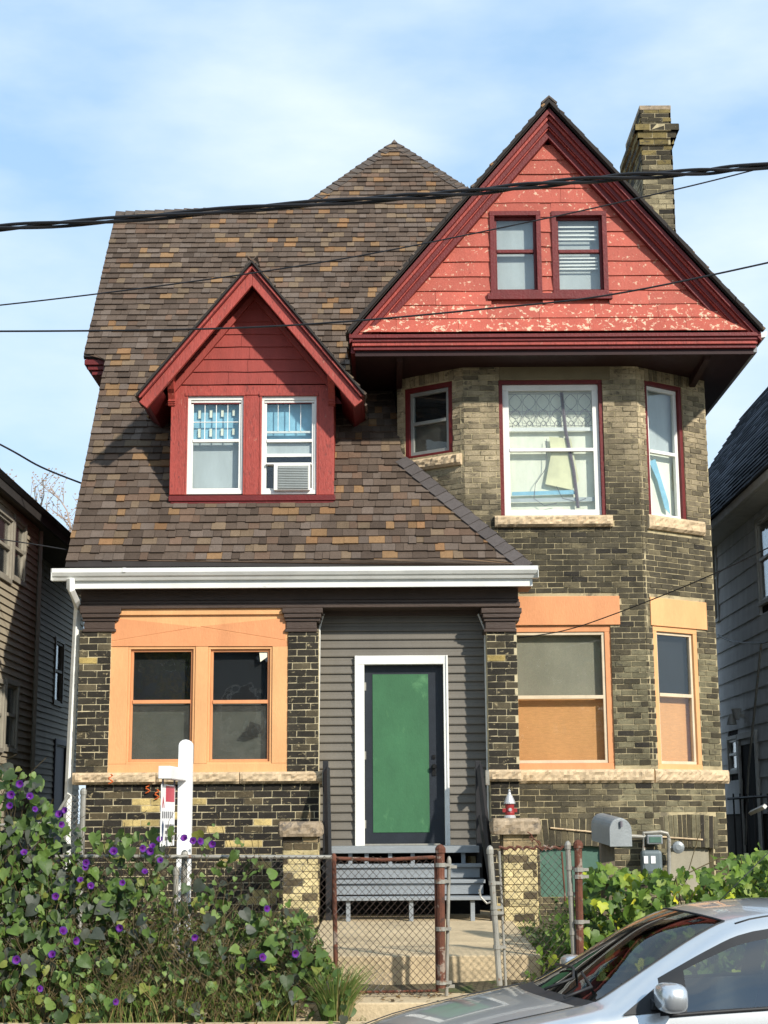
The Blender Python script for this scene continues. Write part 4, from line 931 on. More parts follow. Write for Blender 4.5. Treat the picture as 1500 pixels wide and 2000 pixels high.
#PART2
# ------------------------------------------------------------------ front steps, pillars, handrails
STEP = empty('porch_steps', (0.1, 17.0, 0), 'grey painted wooden steps below the green front door', 'steps')
def bx(par, name, mat, x0, x1, y0, y1, z0, z1, bevel=.004):
    m = MB(); m.box(x0, x1, y0, y1, z0, z1); return m.build(name, M[mat] if isinstance(mat, str) else mat, par, bevel=bevel)
zl = atY(780, 1653, 17.0).z
def xr(l, r, y, Y): return atY(l, y, Y).x, atY(r, y, Y).x
a, b = xr(645, 936, 1658, 17.0); bx(STEP, 'landing', 'greyboard', a, b, 16.98, YP+.26, zl-.07, zl)
for px in (684, 716, 762, 806, 905): q = atY(px, 1672, 17.03); bx(STEP, 'support', 'greyboard', q.x-.022, q.x+.022, 17.03, 17.08, zl-.25, zl-.07)
tz = [atY(790, y, Y).z for y, Y in ((1688, 16.78), (1719, 16.55), (1752, 16.3))]
for i, (l, r, Y, py) in enumerate(((650, 941, 16.78, 1688), (650, 948, 16.55, 1719), (652, 960, 16.30, 1752))):
    a, b = xr(l, r, py, Y); z = tz[i]
    bx(STEP, 'tread', 'greyboard', a, b, Y, Y+.27, z-.035, z)
    if i < 2: bx(STEP, 'riser', 'greyboard', a+.02, b-.02, Y+.03, Y+.05, tz[i+1]+.012, z-.036)
for px in (680, 803, 923): q = atY(px, 1770, 16.36); bx(STEP, 'leg', 'greyboard', q.x-.022, q.x+.022, 16.34, 16.42, ground_z(16.4)-.05, tz[2]-.035)
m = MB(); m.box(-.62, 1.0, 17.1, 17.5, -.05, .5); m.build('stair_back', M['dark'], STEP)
HR = [(((636, 1486, 17.2), (638, 1640, 17.2)), ((638, 1500, 17.2), (642, 1700, 16.5)), 'left'), (((933, 1486, 17.2), (942, 1660, 17.2)), ((936, 1495, 17.2), (962, 1720, 16.35)), 'right')]
for posts, rail, side in HR:
    H = empty('handrail', atY(posts[1][0], 1700, 16.9), 'black wooden stair handrail on the %s side of the front steps' % side, 'handrail', 'stair handrails')
    m = MB(); p0, p1_ = atY(*posts[0]), atY(*posts[1]); m.box(p0.x-.03, p0.x+.03, 17.17, 17.23, zl-.35, p0.z); m.build('post', M['blackwood'], H, bevel=.004)
    m = MB(); m.tube([atY(*rail[0]), atY(*rail[1])], .035, 4); m.build('rail', M['blackwood'], H)
    q = atY(*rail[1]); m = MB(); m.box(q.x-.03, q.x+.03, q.y-.03, q.y+.03, ground_z(16.4), q.z+.12); m.build('post', M['blackwood'], H, bevel=.004)
    m = MB(); m.tube([atY(rail[0][0], rail[0][1]+95, 17.2), V((q.x, q.y, q.z-.18))], .02, 4); m.build('lower_rail', M['blackwood'], H)
for (l, r, t, cl_, cr_, ct, cb_, lab, sd_) in ((553, 621, 1632, 546, 625, 1605, 1634, 'short brick pillar with stone cap left of the front steps', 1), (984, 1049, 1630, 964, 1054, 1601, 1632, 'short yellow brick pillar with stone cap right of the front steps', 2)):
    Y = 16.35; a, b = xr(l, r, 1700, Y); zt = atY(600, t, Y).z; P = empty('gate_pillar', ((a+b)/2, Y+.2, -.02), lab, 'pillar', 'brick pillars beside the steps')
    lst = []; core = MB(); core.box(a+.004, b-.004, Y+.004, Y+.42, -.1, zt)
    core.build('core', M['mortar'], P)
    dm = MB(); fr = [Frame((a, Y), (b, Y)), Frame((a, Y+.424), (a, Y)), Frame((b, Y), (b, Y+.424))]
    for k, f in enumerate(fr): wall(f, -.1, zt, 'pillar', lst, dm, course=.075, blen=.2, thick=.003, phase=k)
    flush_bricks(lst, P, top=120, mat='brick_light')
    q0, q1 = xr(cl_, cr_, 1615, Y-.06); z0, z1 = atY(600, cb_, Y-.06).z, atY(600, ct, Y-.06).z
    m = MB(); nx, nz_, ny = 12, 5, 10; rr = random.Random(sd_); 
    FF = Frame((q0, Y-.06), (q1, Y-.06)); g = {}
    m.box(q0+.015, q1-.015, Y-.045, Y+.48, z0+.01, z1-.004)
    for (f_) in (FF, Frame((q0, Y+.49), (q0, Y-.06)), Frame((q1, Y-.06), (q1, Y+.49))):
        n_ = 12; g = {}
        for i in range(n_+1):
            for j in range(nz_+1):
                e = (i in (0, n_))*.5+(j in (0, nz_))*1
                g[i, j] = f_.p(f_.W*i/n_, z0+(z1-z0)*j/nz_+(0 if j in (0, nz_) else .006*(rr.random()-.5)), (.002 if j in (0,) else (-.015 if j == nz_ else .004+.02*rr.random())) if i not in (0, n_) else (0 if 0 < j < nz_ else -.01))
        for i in range(n_):
            for j in range(nz_): m.poly([g[i, j], g[i+1, j], g[i+1, j+1], g[i, j+1]])
    m.box(q0+.004, q1-.004, Y-.05, Y+.48, z1-.02, z1+.004); m.build('cap_stone', M['capstone'], P, fixn=False)
    if sd_ == 2: captop = V(((q0+q1)/2, Y+.12, z1+.004))
# ornament on the right pillar
redp = material('red_glazed', (.28, .03, .03), rough=.35); silv = material('silver_paint', (.50, .50, .50), rough=.4, metal=.4)
q = atY(996, 1599, 16.47); q.z = captop.z
O = empty('hydrant_ornament', q, 'small red and silver hydrant shaped ornament on the right pillar', 'ornament')
m = MB(); m.lathe(q, [(.062, 0), (.062, .015), (.05, .03)], 16); m.build('base', silv, O, smooth=False)
m = MB(); m.lathe(q+V((0, 0, .03)), [(.046, 0), (.050, .02), (.044, .06), (.048, .115)], 16); m.box(q.x-.075, q.x+.075, q.y-.02, q.y+.02, q.z+.06, q.z+.10); m.build('body', redp, O)
m = MB(); m.lathe(q+V((0, 0, .145)), [(.06, 0), (.06, .012), (.05, .04), (.03, .085), (.018, .10), (.012, .12), (.014, .135), (.004, .15)], 16); m.build('dome', silv, O)
m = MB(); m.lathe(q+V((0, -.048, .085)), [(.02, 0), (.016, -.012)], 10, axis='Y'); m.build('front_cap', silv, O)

# ------------------------------------------------------------------ chain link fences and gates
FYc = 13.0
def chain(P0, P1, zt, zb, name='chain_mesh', par=None, mat='wire', dw=.029, dh=.031, r=.0034, sag=.01):
    """woven zigzag wires between two ground points; zt, zb functions of the fraction along"""
    L_ = (P1-P0).length; d = (P1-P0).normalized(); n = int(L_/dw); m = MB(); nrm = V((d.y, -d.x, 0))
    for i in range(n):
        pts = []; u0 = i*dw; f = u0/L_; z = zb(f); k = 0; ztop = zt(f)
        while z < ztop:
            u = u0+(dw if (k+i) % 2 else 0); pts.append(P0+d*u+V((0, 0, z))+nrm*(.004*(1 if k % 2 else -1)+.015*math.sin(u*3+z*4))); z += dh; k += 1
        if len(pts) > 2: m.tube(pts, r*(.9+.3*RND.random()), 3, caps=False)
    o = m.build(name, M[mat], par, fixn=False); tag(o, kind='stuff'); return o
def pipe(par, name, pts, r, mat, n=10, cap=True, label=None):
    m = MB(); m.tube(pts, r, n)
    if cap: t = V(pts[0]); m.lathe(t, [(r*1.25, -.035), (r*1.25, 0), (r*.9, .02), (r*.3, .032)], n)
    o = m.build(name, M[mat], par)
    if label: o['label'] = label
    return o
def gp(px, py, Y): return atY(px, py, Y)
ztopL = atY(500, 1672, FYc).z; zbot = -.50
FEN = empty('chain_link_fence', (-2.4, FYc, -.46), 'rusty chain link fence behind the morning glory vines on the left', 'fence')
xL, xR = -4.3, atY(648, 1800, FYc).x
pipe(FEN, 'top_rail', [V((xL, FYc, ztopL)), V((-2.4, FYc, ztopL+.004)), V((xR, FYc, ztopL-.012))], .017, 'galv', cap=False)
for x in (-3.6, atY(345, 1800, FYc).x+.05): pipe(FEN, 'line_post', [V((x, FYc+.03, ztopL+.02)), V((x, FYc+.03, -.6))], .024, 'galv')
chain(V((xL, FYc-.02, 0)), V((xR, FYc-.02, 0)), lambda f: ztopL+.02*RND.random(), lambda f: zbot, par=FEN)
G1 = empty('chain_link_gate', (atY(760, 1900, FYc).x, FYc, -.46), 'rusty chain link gate panel in front of the grey steps', 'gate')
gx0, gx1 = atY(652, 1800, FYc).x, atY(852, 1800, FYc).x
zg = atY(750, 1676, FYc).z; zgb = atY(750, 1938, FYc).z
pipe(G1, 'frame_post', [V((gx0, FYc, zg+.01)), V((gx0+.02, FYc-.01, zgb))], .019, 'rust')
pipe(G1, 'frame_post', [V((gx1, FYc, zg)), V((gx1, FYc, zgb))], .012, 'rust', cap=False)
pipe(G1, 'top_rail', [V((gx0, FYc, zg)), V(((gx0+gx1)/2, FYc, zg-.014)), V((gx1+.06, FYc, zg+.008))], .016, 'rust', cap=False)
pipe(G1, 'bottom_rail', [V((gx0, FYc, zgb)), V((gx1, FYc, zgb+.01))], .010, 'rust', cap=False)
chain(V((gx0, FYc-.02, 0)), V((gx1, FYc-.02, 0)), lambda f: zg+.03*RND.random(), lambda f: zgb-.02, par=G1)
def rustypost(px0, py0, px1, py1, Y, r, mat, lab, bands=()):
    p0, p1_ = atY(px0, py0, Y), atY(px1, py1, Y); E_ = empty('fence_post', V((p1_.x, Y, p1_.z)), lab, 'post')
    pipe(E_, 'pipe', [p0, p1_], r, mat)
    for t in bands:
        c = p0+(p1_-p0)*t; mm = MB(); mm.lathe(c, [(r*1.28, -.016), (r*1.28, .016)], 10); mm.box(c.x+r, c.x+r+.05, c.y-.012, c.y+.012, c.z-.012, c.z+.012); mm.build('clamp', M['galv'], E_)
    return E_
rustypost(860, 1657, 862, 1930, FYc-.01, .034, 'rust', 'thick rusty post at the right edge of the rusty gate panel', (.12, .24, .58, .96))
rustypost(877, 1680, 872, 1945, FYc+.03, .015, 'galv', 'thin pale pipe just right of the thick rusty gate post', (.05, .93))
rustypost(957, 1659, 976, 1925, FYc-.02, .024, 'galv', 'grey galvanised gate post with a latch left of the yellow brick pillar', (.25, .43, .47, .72))
rustypost(1109, 1650, 1122, 1880, FYc+.05, .023, 'galv', 'leaning galvanised post at the right end of the open gate', (.2, .42, .75))
rustypost(1129, 1648, 1133, 1880, FYc+.02, .032, 'rust', 'thick rusty post standing beside the grape vines', (.22, .28, .66))
rustypost(344, 1700, 338, 1935, 12.93, .022, 'galv', 'grey line post hidden in vines below the white sign post')
G2 = empty('chain_link_gate', (atY(1040, 1900, FYc).x, FYc+.1, -.46), 'open chain link gate leaf with rusty top wire by the yellow brick pillar', 'gate')
hx0, hx1 = atY(977, 1800, FYc).x, atY(1103, 1800, FYc+.04).x; zh = atY(1040, 1656, FYc).z
pipe(G2, 'frame_post', [atY(975, 1662, FYc), atY(988, 1925, FYc)], .011, 'galv', cap=False)
pipe(G2, 'frame_post', [atY(1097, 1664, FYc+.04), atY(1104, 1760, FYc+.04)], .007, 'rust', cap=False)
wv = [V((hx0+(hx1-hx0)*t/24, FYc+.004*math.sin(t*2.2), zh+.012*math.sin(t*1.9)+.006*math.cos(t*3.7))) for t in range(25)]
pipe(G2, 'top_wire', wv, .013, 'rust', n=6, cap=False)
chain(V((hx0+.0, FYc, 0)), V((hx1+.02, FYc+.04, 0)), lambda f: zh+.01, lambda f: -.47, par=G2, dw=.031, dh=.034)
m = MB(); q = atY(958, 1752, FYc-.05); m.tube([q+V((-.09, 0, .06)), q+V((-.08, 0, 0)), q+V((-.03, 0, -.05)), q+V((0, 0, -.04))], .009, 6); m.build('latch', M['galv'], G2)
# curl of wire above the pillar cap
m = MB(); q = atY(1030, 1632, 13.1); m.tube([q+V((.13*(t/14)+.03*math.sin(t*.9), 0, .03*math.cos(t*1.1)-.006*t)) for t in range(20)], .005, 5)
tag(m.build('loose_wire', M['rust']), 'loose curl of rusty wire in front of the right pillar cap', 'wire')
# fence in the gap by the left neighbour
SF = empty('chain_link_fence', (atY(163, 1650, 16.0).x, 16.0, 0), 'short grey chain link fence beside the white downspout', 'fence')
pz = atY(163, 1545, 16.0); pipe(SF, 'post', [pz, V((pz.x, 16.0, -.1))], .028, 'galv')
pa = atY(100, 1608, 16.0); pipe(SF, 'top_rail', [atY(-20, 1612, 16.0), pa, atY(135, 1552, 16.0)], .017, 'galv', cap=False)
chain(V((atY(128, 1600, 16.0).x, 16.0, 0)), V((pz.x, 16.0, 0)), lambda f: pz.z-.02, lambda f: -.1, par=SF, mat='galv')
chain(V((atY(-20, 1600, 16.0).x, 16.0, 0)), V((pa.x, 16.0, 0)), lambda f: pa.z, lambda f: -.1, par=SF, mat='galv')

# ------------------------------------------------------------------ estate agent's sign
px_ = atY(359, 1700, 13.45)
SG = empty('sale_sign', (px_.x, 13.45, -.2), 'white wooden sign post with a hanging estate sign seen nearly edge on', 'sign post')
hw_ = .058; ztp = atY(359, 1445, 13.45).z
m = MB(); pr = [(-hw_, -.4), (hw_, -.4)]+[(hw_*math.cos(t/8*math.pi), ztp-.05+.05*math.sin(t/8*math.pi)) for t in range(9)]
m.extr([(px_.x+x, 13.40, z) for x, z in pr], (0, .10, 0)); m.build('post', M['postwhite'], SG, bevel=.004)
za = atY(345, 1500, 13.2).z; zb_ = atY(345, 1524, 13.2).z
dirv = V((-.06, -1, 0)).normalized(); sidev = V((1, -.06, 0)).normalized(); A0 = V((px_.x-.03, 13.399, 0)); A1 = A0+dirv*.72
m = MB(); hs = sidev*.05
m.hexa([A0-hs+V((0, 0, zb_)), A0+hs+V((0, 0, zb_)), A1+hs+V((0, 0, zb_)), A1-hs+V((0, 0, zb_)), A0-hs+V((0, 0, za)), A0+hs+V((0, 0, za)), A1+hs+V((0, 0, za)), A1-hs+V((0, 0, za))]); m.build('arm', M['postwhite'], SG, bevel=.006)
sp = MB(); zt_ = atY(345, 1533, 13.1).z; zbm = atY(345, 1652, 13.1).z; S0, S1 = A0+dirv*.10-V((.03, 0, 0)), A0+dirv*.66-V((.03, 0, 0))
FSg = Frame((S1.x, S1.y), (S0.x, S0.y))       # its printed face looks towards the steps
FSg.box(sp, 0, FSg.W, zbm, zt_, -.006, .0); plate = sp.build('sign_plate', M['postwhite'], SG)
prn = {'red_block': (alb(205, 60, 80), [[(.30, .98), (.95, .98), (.95, .72), (.30, .72)]]), 'red_letter': (alb(190, 40, 55), [[(.03, .62), (.12, .80), (.21, .62), (.17, .62), (.12, .72), (.07, .62)]]),
       'blue_drop': (alb(50, 70, 105), [[(.12, .06), (.06, .26), (.05, .34), (.12, .42), (.19, .34), (.18, .26)]]),
       'grey_letters': (alb(120, 120, 125), [[(.06+.14*k, .45), (.14+.14*k, .45), (.14+.14*k, .56), (.06+.14*k, .56)] for k in range(6)]+[[(.3, .1+.1*k), (.95, .1+.1*k), (.95, .15+.1*k), (.3, .15+.1*k)] for k in range(3)])}
for nm, (c, polys) in prn.items():
    m = MB()
    for pl in polys: FSg.poly(m, [(FSg.W*x, zbm+(zt_-zbm)*z) for x, z in pl], .0, .0015)
    m.build(nm, material(nm+'_print', c, rough=.5, bump=0), plate)
for t in (.14, .62):
    q = A0+dirv*t-V((.03, 0, 0)); m = MB(); m.tube([V((q.x, q.y, zb_)), V((q.x, q.y, zt_-.01))], .008, 6); m.build('hook', M['lead'], SG)

# ------------------------------------------------------------------ mailbox, gas meter, conduit
mc = atY(1208, 1628, 13.7); MBX = empty('mailbox', V((mc.x, 13.7, -.2)), 'round topped grey metal mailbox on a weathered wooden post', 'mailbox')
yaw = math.radians(14); fx = V((math.cos(yaw), math.sin(yaw), 0)); fb = V((-math.sin(yaw), math.cos(yaw), .10)).normalized(); w2, hh = .098, .235
def arch(off, grow=0): return [off+fx*(x*(1+grow))+V((0, 0, z)) for x, z in [(-w2, 0), (w2, 0)]+[(w2*math.cos(t/12*math.pi), hh-w2+w2*math.sin(t/12*math.pi)) for t in range(13)]]
f0 = V((mc.x, 13.6, atY(1208, 1652, 13.6).z))
m = MB(); m.extr(arch(f0), fb*.42); m.build('body', M['mailgrey'], MBX)
m = MB(); m.extr(arch(f0-fb*.012+V((0, 0, -.006)), .04), fb*.010); DR_ = m.build('door', M['mailgrey'], MBX, bevel=.003)
m = MB(); c_ = f0-fb*.03+V((0, 0, hh-.055)); m.tube([c_+V((0, 0, .03)), c_, c_+V((0, 0, -.02))], .012, 8); m.build('door_latch', M['lead'], DR_)
m = MB(); q = f0+fb*.24-fx*.03; m.box(q.x-.06, q.x+.06, q.y-.05, q.y+.05, -.4, q.z+.005); m.build('post', M['oldwood'], MBX, bevel=.005)
GM = empty('gas_meter', FB0.p(FB0.pix(1272, 1700)[0], ground_z(17.6), .15), 'grey gas meter with bent pipes against the bay wall', 'gas meter')
gm = lambda x, y, w=.14: (lambda uz: FB0.p(uz[0], uz[1], w))(FB0.pix(x, y, w))
m = MB(); c_ = gm(1272, 1682); m.box(c_.x-.115, c_.x+.115, c_.y-.07, c_.y+.07, c_.z-.14, c_.z+.12); m.build('meter_body', material('meter_grey', alb(110, 122, 126), rough=.45), GM, bevel=.035)
m = MB(); c_ = gm(1277, 1640); m.box(c_.x-.085, c_.x+.09, c_.y-.06, c_.y+.06, c_.z-.05, c_.z+.055); m.build('index_box', M['mailgrey'], GM, bevel=.012)
m = MB(); m.box(c_.x-.06, c_.x+.07, c_.y-.066, c_.y-.061, c_.z-.03, c_.z+.03); m.build('dial_window', M['greenboard'], GM)
c2 = gm(1268, 1681, .215)
for dx_, ww in ((-.035, .045), (.045, .05)): m = MB(); m.box(c2.x+dx_-ww/2, c2.x+dx_+ww/2, c2.y-.002, c2.y+.003, c2.z-.03, c2.z+.05); m.build('sticker', M['postwhite'], GM)
for pts in (((1257, 1665), (1257, 1627), (1290, 1625), (1303, 1628), (1307, 1640), (1307, 1710)), ((1283, 1635), (1283, 1650)), ((1230, 1633), (1278, 1636)), ((1307, 1656), (1330, 1656))):
    m = MB(); m.tube([gm(*p) for p in pts], .022, 8); m.build('pipe', M['galv'], GM)
m = MB(); m.lathe(gm(1324, 1655), [(.03, -.06), (.065, -.045), (.07, 0), (.065, .03), (.03, .05)], 14, axis='Y'); m.build('regulator', M['mailgrey'], GM)
m = MB(); m.tube([FB0.p(*FB0.pix(1075, 1617, .02), .02), FB0.p(*FB0.pix(1180, 1627, .02), .02), FB0.p(*FB0.pix(1255, 1632, .02), .02)], .010, 6)
m.tube([FBR0.p(*FBR0.pix(1285, 1634, .02), .02), FBR0.p(*FBR0.pix(1372, 1640, .02), .02)], .010, 6)
m.build('wall_conduit', M['stone'], HOUSE)

# orange tape scraps on the wall
org = material('orange_string', lin(196, 96, 44), rough=.8)
for i, (x, y, lab) in enumerate(((216, 1522, 'orange string loop over the stone band'), (287, 1540, 'brown orange string hanging below the stone band'), (305, 1552, 'orange string knot on black bricks below the stone band'), (326, 1574, 'orange string knot just left of the hanging sign'))):
    q = FP.p(*FP.pix(x, y, .08), .08 if i == 0 else .03); m = MB(); m.tube([q+V((.025*math.sin(t*1.3), -.008*(t % 2), .055-.013*t)) for t in range(9)], .008, 5)
    tag(m.build('string', org), lab, 'string', 'orange strings')

# ------------------------------------------------------------------ neighbour houses
NL = empty('neighbour_house', (-6.5, 21, 0), 'brown lap sided neighbour house at the left edge', 'house')
xn = -4.5; Yc = atX(65, 1300, xn).y; F1 = Frame((xn, 15.5), (xn, Yc)); xn2 = -4.95; Ye = atX(136, 1300, xn2).y; F2 = Frame((xn2, Yc), (xn2, Ye+1))
siding = material('tan_lap_siding', alb(158, 148, 128, 1.0), rough=.7, var=.12, scale=2, bump=.1)
ntrim = material('tan_trim', alb(150, 144, 130, 1.1), rough=.6)
XE = -4.36; zev = atX(0, 956, XE).z
def lap(fr, z0, z1, h, mat, par, name='siding_board', holes=()):
    z = z0
    while z < z1:
        segs = [(0, fr.W)]
        for hu0, hu1, hz0, hz1 in holes:
            if hz0 < z+h*.5 < hz1:
                ns = []
                for a_, b_ in segs:
                    if hu1 <= a_ or hu0 >= b_: ns.append((a_, b_)); continue
                    if hu0 > a_: ns.append((a_, hu0))
                    if hu1 < b_: ns.append((hu1, b_))
                segs = ns
        for a_, b_ in segs:
            m = MB(); m.extr([fr.p(a_, z, -.02), fr.p(a_, z-.004, .022), fr.p(a_, z+h*.93, .004), fr.p(a_, z+h, -.0), fr.p(a_, z+h, -.02)], fr.t*(b_-a_)); m.build(name, mat, par)
        z += h
def nwin(fr, l, t, r, b, par, tm, name='window', lo='dark'):
    u0 = fr.pix(l, (t+b)/2)[0]; u1 = fr.pix(r, (t+b)/2)[0]; z0 = fr.pix((l+r)/2, b)[1]; z1 = fr.pix((l+r)/2, t)[1]
    if u1 < u0: u0, u1 = u1, u0
    M['_t'] = tm; M['_s'] = ntrim if par is NL else M['white']
    w, g = window(fr, u0, u1, z0, z1, par, casing='_t', cw=.055, sash='_s', sw=.035, rec=-.01, rail=.48, up='dark', lo=lo, out=.035, railh=.04, backdepth=.005)
    return (u0, u1, z0, z1)
h1_ = [nwin(F1, -30, 990, 21, 1128, NL, ntrim), nwin(F1, 22, 1012, 47, 1142, NL, ntrim), nwin(F1, -30, 1322, 4, 1468, NL, ntrim), nwin(F1, 5, 1328, 31, 1470, NL, ntrim)]
h2_ = [nwin(F2, 103, 1247, 121, 1380, NL, ntrim)]
dq = (F2.pix(104, 1500)[0], F2.pix(125, 1500)[0], -.1, F2.pix(114, 1455)[1])
lap(F1, .0, zev+.15, .088, siding, NL, holes=h1_); lap(F2, .0, zev+.15, .088, siding, NL, holes=h2_+[dq])
m = MB(); F1.box(m, 0, F1.W, -.2, zev+.2, -.15, -.022); F2.box(m, 0, F2.W, -.2, zev+.2, -.15, -.022); m.box(xn2-.1, xn-.03, Yc-.12, Yc-.005, -.2, zev+.1); m.build('wall', M['deck'], NL)
m = MB(); F2.box(m, dq[0], dq[1], dq[2], dq[3], -.02, .0); dd = m.build('door', M['lead'], NL); m = MB(); F2.box(m, dq[0]-.06, dq[0], dq[2], dq[3]+.08, -.02, .04); F2.box(m, dq[1], dq[1]+.06, dq[2], dq[3]+.08, -.02, .04); F2.box(m, dq[0], dq[1], dq[3], dq[3]+.08, -.02, .042); m.build('door_frame', M['lead'], dd)
m = MB(); m.tube([V((xn+.03, Yc, -.1)), V((xn+.03, Yc, zev))], .035, 4); m.build('corner_board', ntrim, NL)
m = MB(); m.tube([F2.p(.32, -.1, .05), F2.p(.32, 2.2, .05)], .03, 6); m.build('conduit', M['galv'], NL)
Yn_end = Ye+.9
m = MB(); m.box(-5.2, XE, 14, Yn_end, zev+.04, zev+.07); m.build('soffit', material('brown_soffit', alb(95, 82, 66)), NL)
m = MB(); m.box(XE, XE+.04, 14, Yn_end+.02, zev-.0, zev+.13); m.build('fascia', M['deck'], NL)
m = MB(); m.extr([(XE+.10, 14, zev+.15), (-8.5, 14, zev+2.6), (-8.5, 14, zev+2.5), (XE+.05, 14, zev+.10)], (0, Yn_end-14, 0)); m.build('roof', M['deck'], NL)
m = MB(); m.box(-9, xn2-.16, 15.5, Ye+.9, -.2, zev+.1); m.build('inner_body', M['deck'], NL)

NR = empty('neighbour_house', (8, 22, 0), 'grey shingle sided neighbour house with dark roof at the right edge', 'house')
xr_ = 5.2; F3 = Frame((xr_, 27.0), (xr_, 19.5)); sid3 = material('grey_shake_siding', alb(240, 235, 226, .85), rough=.8, var=.12, scale=2.5, bump=.25, stretch=(1, 1.5, .5))
wtrim = material('pale_trim', alb(205, 203, 196, 1.0), rough=.6)
zre = atX(1500, 941, 4.85).z
hr = []
def rw(l, t, r, b, lo='dark'): q = nwin(F3, l, t, r, b, NR, wtrim, lo=lo); hr.append(q)
rw(1481, 1000, 1516, 1178); rw(1396, 1045, 1404, 1218); rw(1424, 1437, 1444, 1512)
dqr = (F3.pix(1452, 1540)[0], F3.pix(1484, 1540)[0], -.1, F3.pix(1468, 1440)[1]); 
lap(F3, 1.05, zre+.1, .245, sid3, NR, holes=hr+[dqr]); m = MB(); F3.box(m, 0, F3.W, -.2, zre+.3, -.2, -.022); m.build('wall', M['deck'], NR)
m = MB(); F3.box(m, 0, dqr[0]-.1, -.2, 1.04, -.02, .0); F3.box(m, dqr[1]+.1, F3.W, -.2, 1.04, -.02, .0); m.build('basement_wall', M['brick_side'], NR)
m = MB(); F3.box(m, *dqr, -.02, .005); dd = m.build('door', M['dark'], NR)
m = MB(); F3.box(m, dqr[0]-.07, dqr[0], dqr[2], dqr[3]+.08, -.02, .05); F3.box(m, dqr[1], dqr[1]+.07, dqr[2], dqr[3]+.08, -.02, .05); F3.box(m, dqr[0], dqr[1], dqr[3], dqr[3]+.08, -.02, .052); m.build('door_frame', wtrim, dd)
m = MB(); m.box(4.86, 5.3, 18, 30, zre+.0, zre+.03); m.build('soffit', wtrim, NR)
m = MB(); m.box(4.80, 4.86, 18, 30, zre+.0, zre+.17); m.build('gutter', wtrim, NR, bevel=.01)
PR = 1.5; rd = V((1, 0, PR)).normalized(); rn = V((-PR, 0, 1)).normalized(); O3 = V((4.78, 0, zre+.13)); LR = (7.1-4.78)*math.sqrt(1+PR*PR)
m = MB(); m.extr([O3+V((0, 18, 0)), O3+rd*LR+V((0, 18, 0)), O3+rd*LR+V((0, 18, 0))-rn*.06, O3+V((0, 18, 0))-rn*.06], (0, 12, 0)); m.extr([O3+rd*LR+V((0, 18, 0)), V((9.4, 18, zre+.13)), V((9.4, 18, zre+.0)), O3+rd*LR+V((0, 18, -.1))], (0, 12, 0)); RB = m.build('roof', M['deck'], NR)
rs = []; shingle_roof([(-30, 0), (-18, 0), (-18, LR), (-30, LR)], O3, V((0, -1, 0)), rd, rn, expo=.16, out=rs, wmin=.2, wmax=.5, colf=lambda: tone(lin(78, 84, 94), .8, 1.2))
m = MB()
for P, c in rs: m.hexa(P, c)
tag(m.build('shingle_field', M['shingle'], RB, fixn=False), kind='stuff')
m = MB(); m.box(5.35, 9.3, 18, 30, -.2, zre); m.build('inner_body', M['deck'], NR)
FLT = empty('flood_light', F3.p(F3.pix(1455, 1400)[0], F3.pix(1455, 1400)[1], .1), 'white twin flood light on the grey house wall at right', 'flood light')
c_ = F3.p(F3.pix(1455, 1398)[0], F3.pix(1455, 1398)[1], .12); m = MB(); m.lathe(c_+V((0, 0, 0)), [(.03, -.06), (.05, 0), (.075, .10)], 12, axis='Z'); m.build('lamp', wtrim, FLT)
m = MB(); m.lathe(c_+V((-.05, .12, -.02)), [(.075, -.10), (.05, 0), (.03, .05)], 12, axis='Z'); m.build('lamp', wtrim, FLT); m = MB(); m.box(c_.x, c_.x+.11, c_.y, c_.y+.1, c_.z-.02, c_.z+.03); m.build('bracket', wtrim, FLT)
GP = empty('leaning_pole', atX(1455, 1640, 4.9), 'thin grey pole leaning in front of the right neighbour house', 'pole')
m = MB(); m.tube([atX(1487, 1255, 4.9), atX(1462, 1500, 4.9), atX(1456, 1650, 4.9)], .016, 6); m.build('pole', M['galv'], GP)
SFn = empty('iron_fence', atX(1450, 1650, 4.6), 'dark iron fence between the two houses on the right', 'fence')
m = MB(); m.tube([atX(1422, 1560, 4.6), atX(1500, 1555, 4.6)], .018, 5); m.build('rail', M['blackwood'], SFn)
for x_ in (1432, 1445, 1458, 1472, 1486, 1499): m = MB(); q = atX(x_, 1550, 4.6); m.tube([q, V((q.x, q.y, -.0))], .012, 5); m.build('bar', M['blackwood'], SFn)
BRD = MB(); BRD.tube([atX(1466, 1588, 4.4), atX(1494, 1575, 4.4)], .03, 4); tag(BRD.build('pale_board', wtrim), 'short pale board lying across the dark iron fence', 'board')

# ------------------------------------------------------------------ cables
def cable(name, pts, r, lab, grp=None, n=6, twist=None):
    P = []
    for i in range(len(pts)-1):        # Catmull-Rom through the points
        p0, p1_, p2_, p3_ = [V(pts[max(0, min(len(pts)-1, i+k))]) for k in (-1, 0, 1, 2)]
        for t in range(8):
            t /= 8; P.append(.5*((2*p1_)+(p2_-p0)*t+(2*p0-5*p1_+4*p2_-p3_)*t*t+(3*p1_-p0-3*p2_+p3_)*t**3))
    P.append(V(pts[-1])); m = MB()
    if twist:
        for k in range(twist):
            m.tube([p+V((0, .018*math.cos(i*.35+k*2*math.pi/twist), .018*math.sin(i*.35+k*2*math.pi/twist))) for i, p in enumerate(P)], r, n)
    else: m.tube(P, r, n)
    return tag(m.build(name, M['cable']), lab, 'cable', grp)
def cp(lst): return [atY(*q) for q in lst]
cable('overhead_cable', cp([(-400, 478, 10), (-150, 459, 10), (0, 445, 10), (220, 430, 10), (500, 406, 10), (750, 388, 10), (900, 377, 10), (1050, 361, 10), (1200, 347, 10), (1350, 337, 10), (1500, 323, 10), (1900, 285, 10)]), .0115, 'thick twisted black overhead cable crossing both roofs', twist=3)
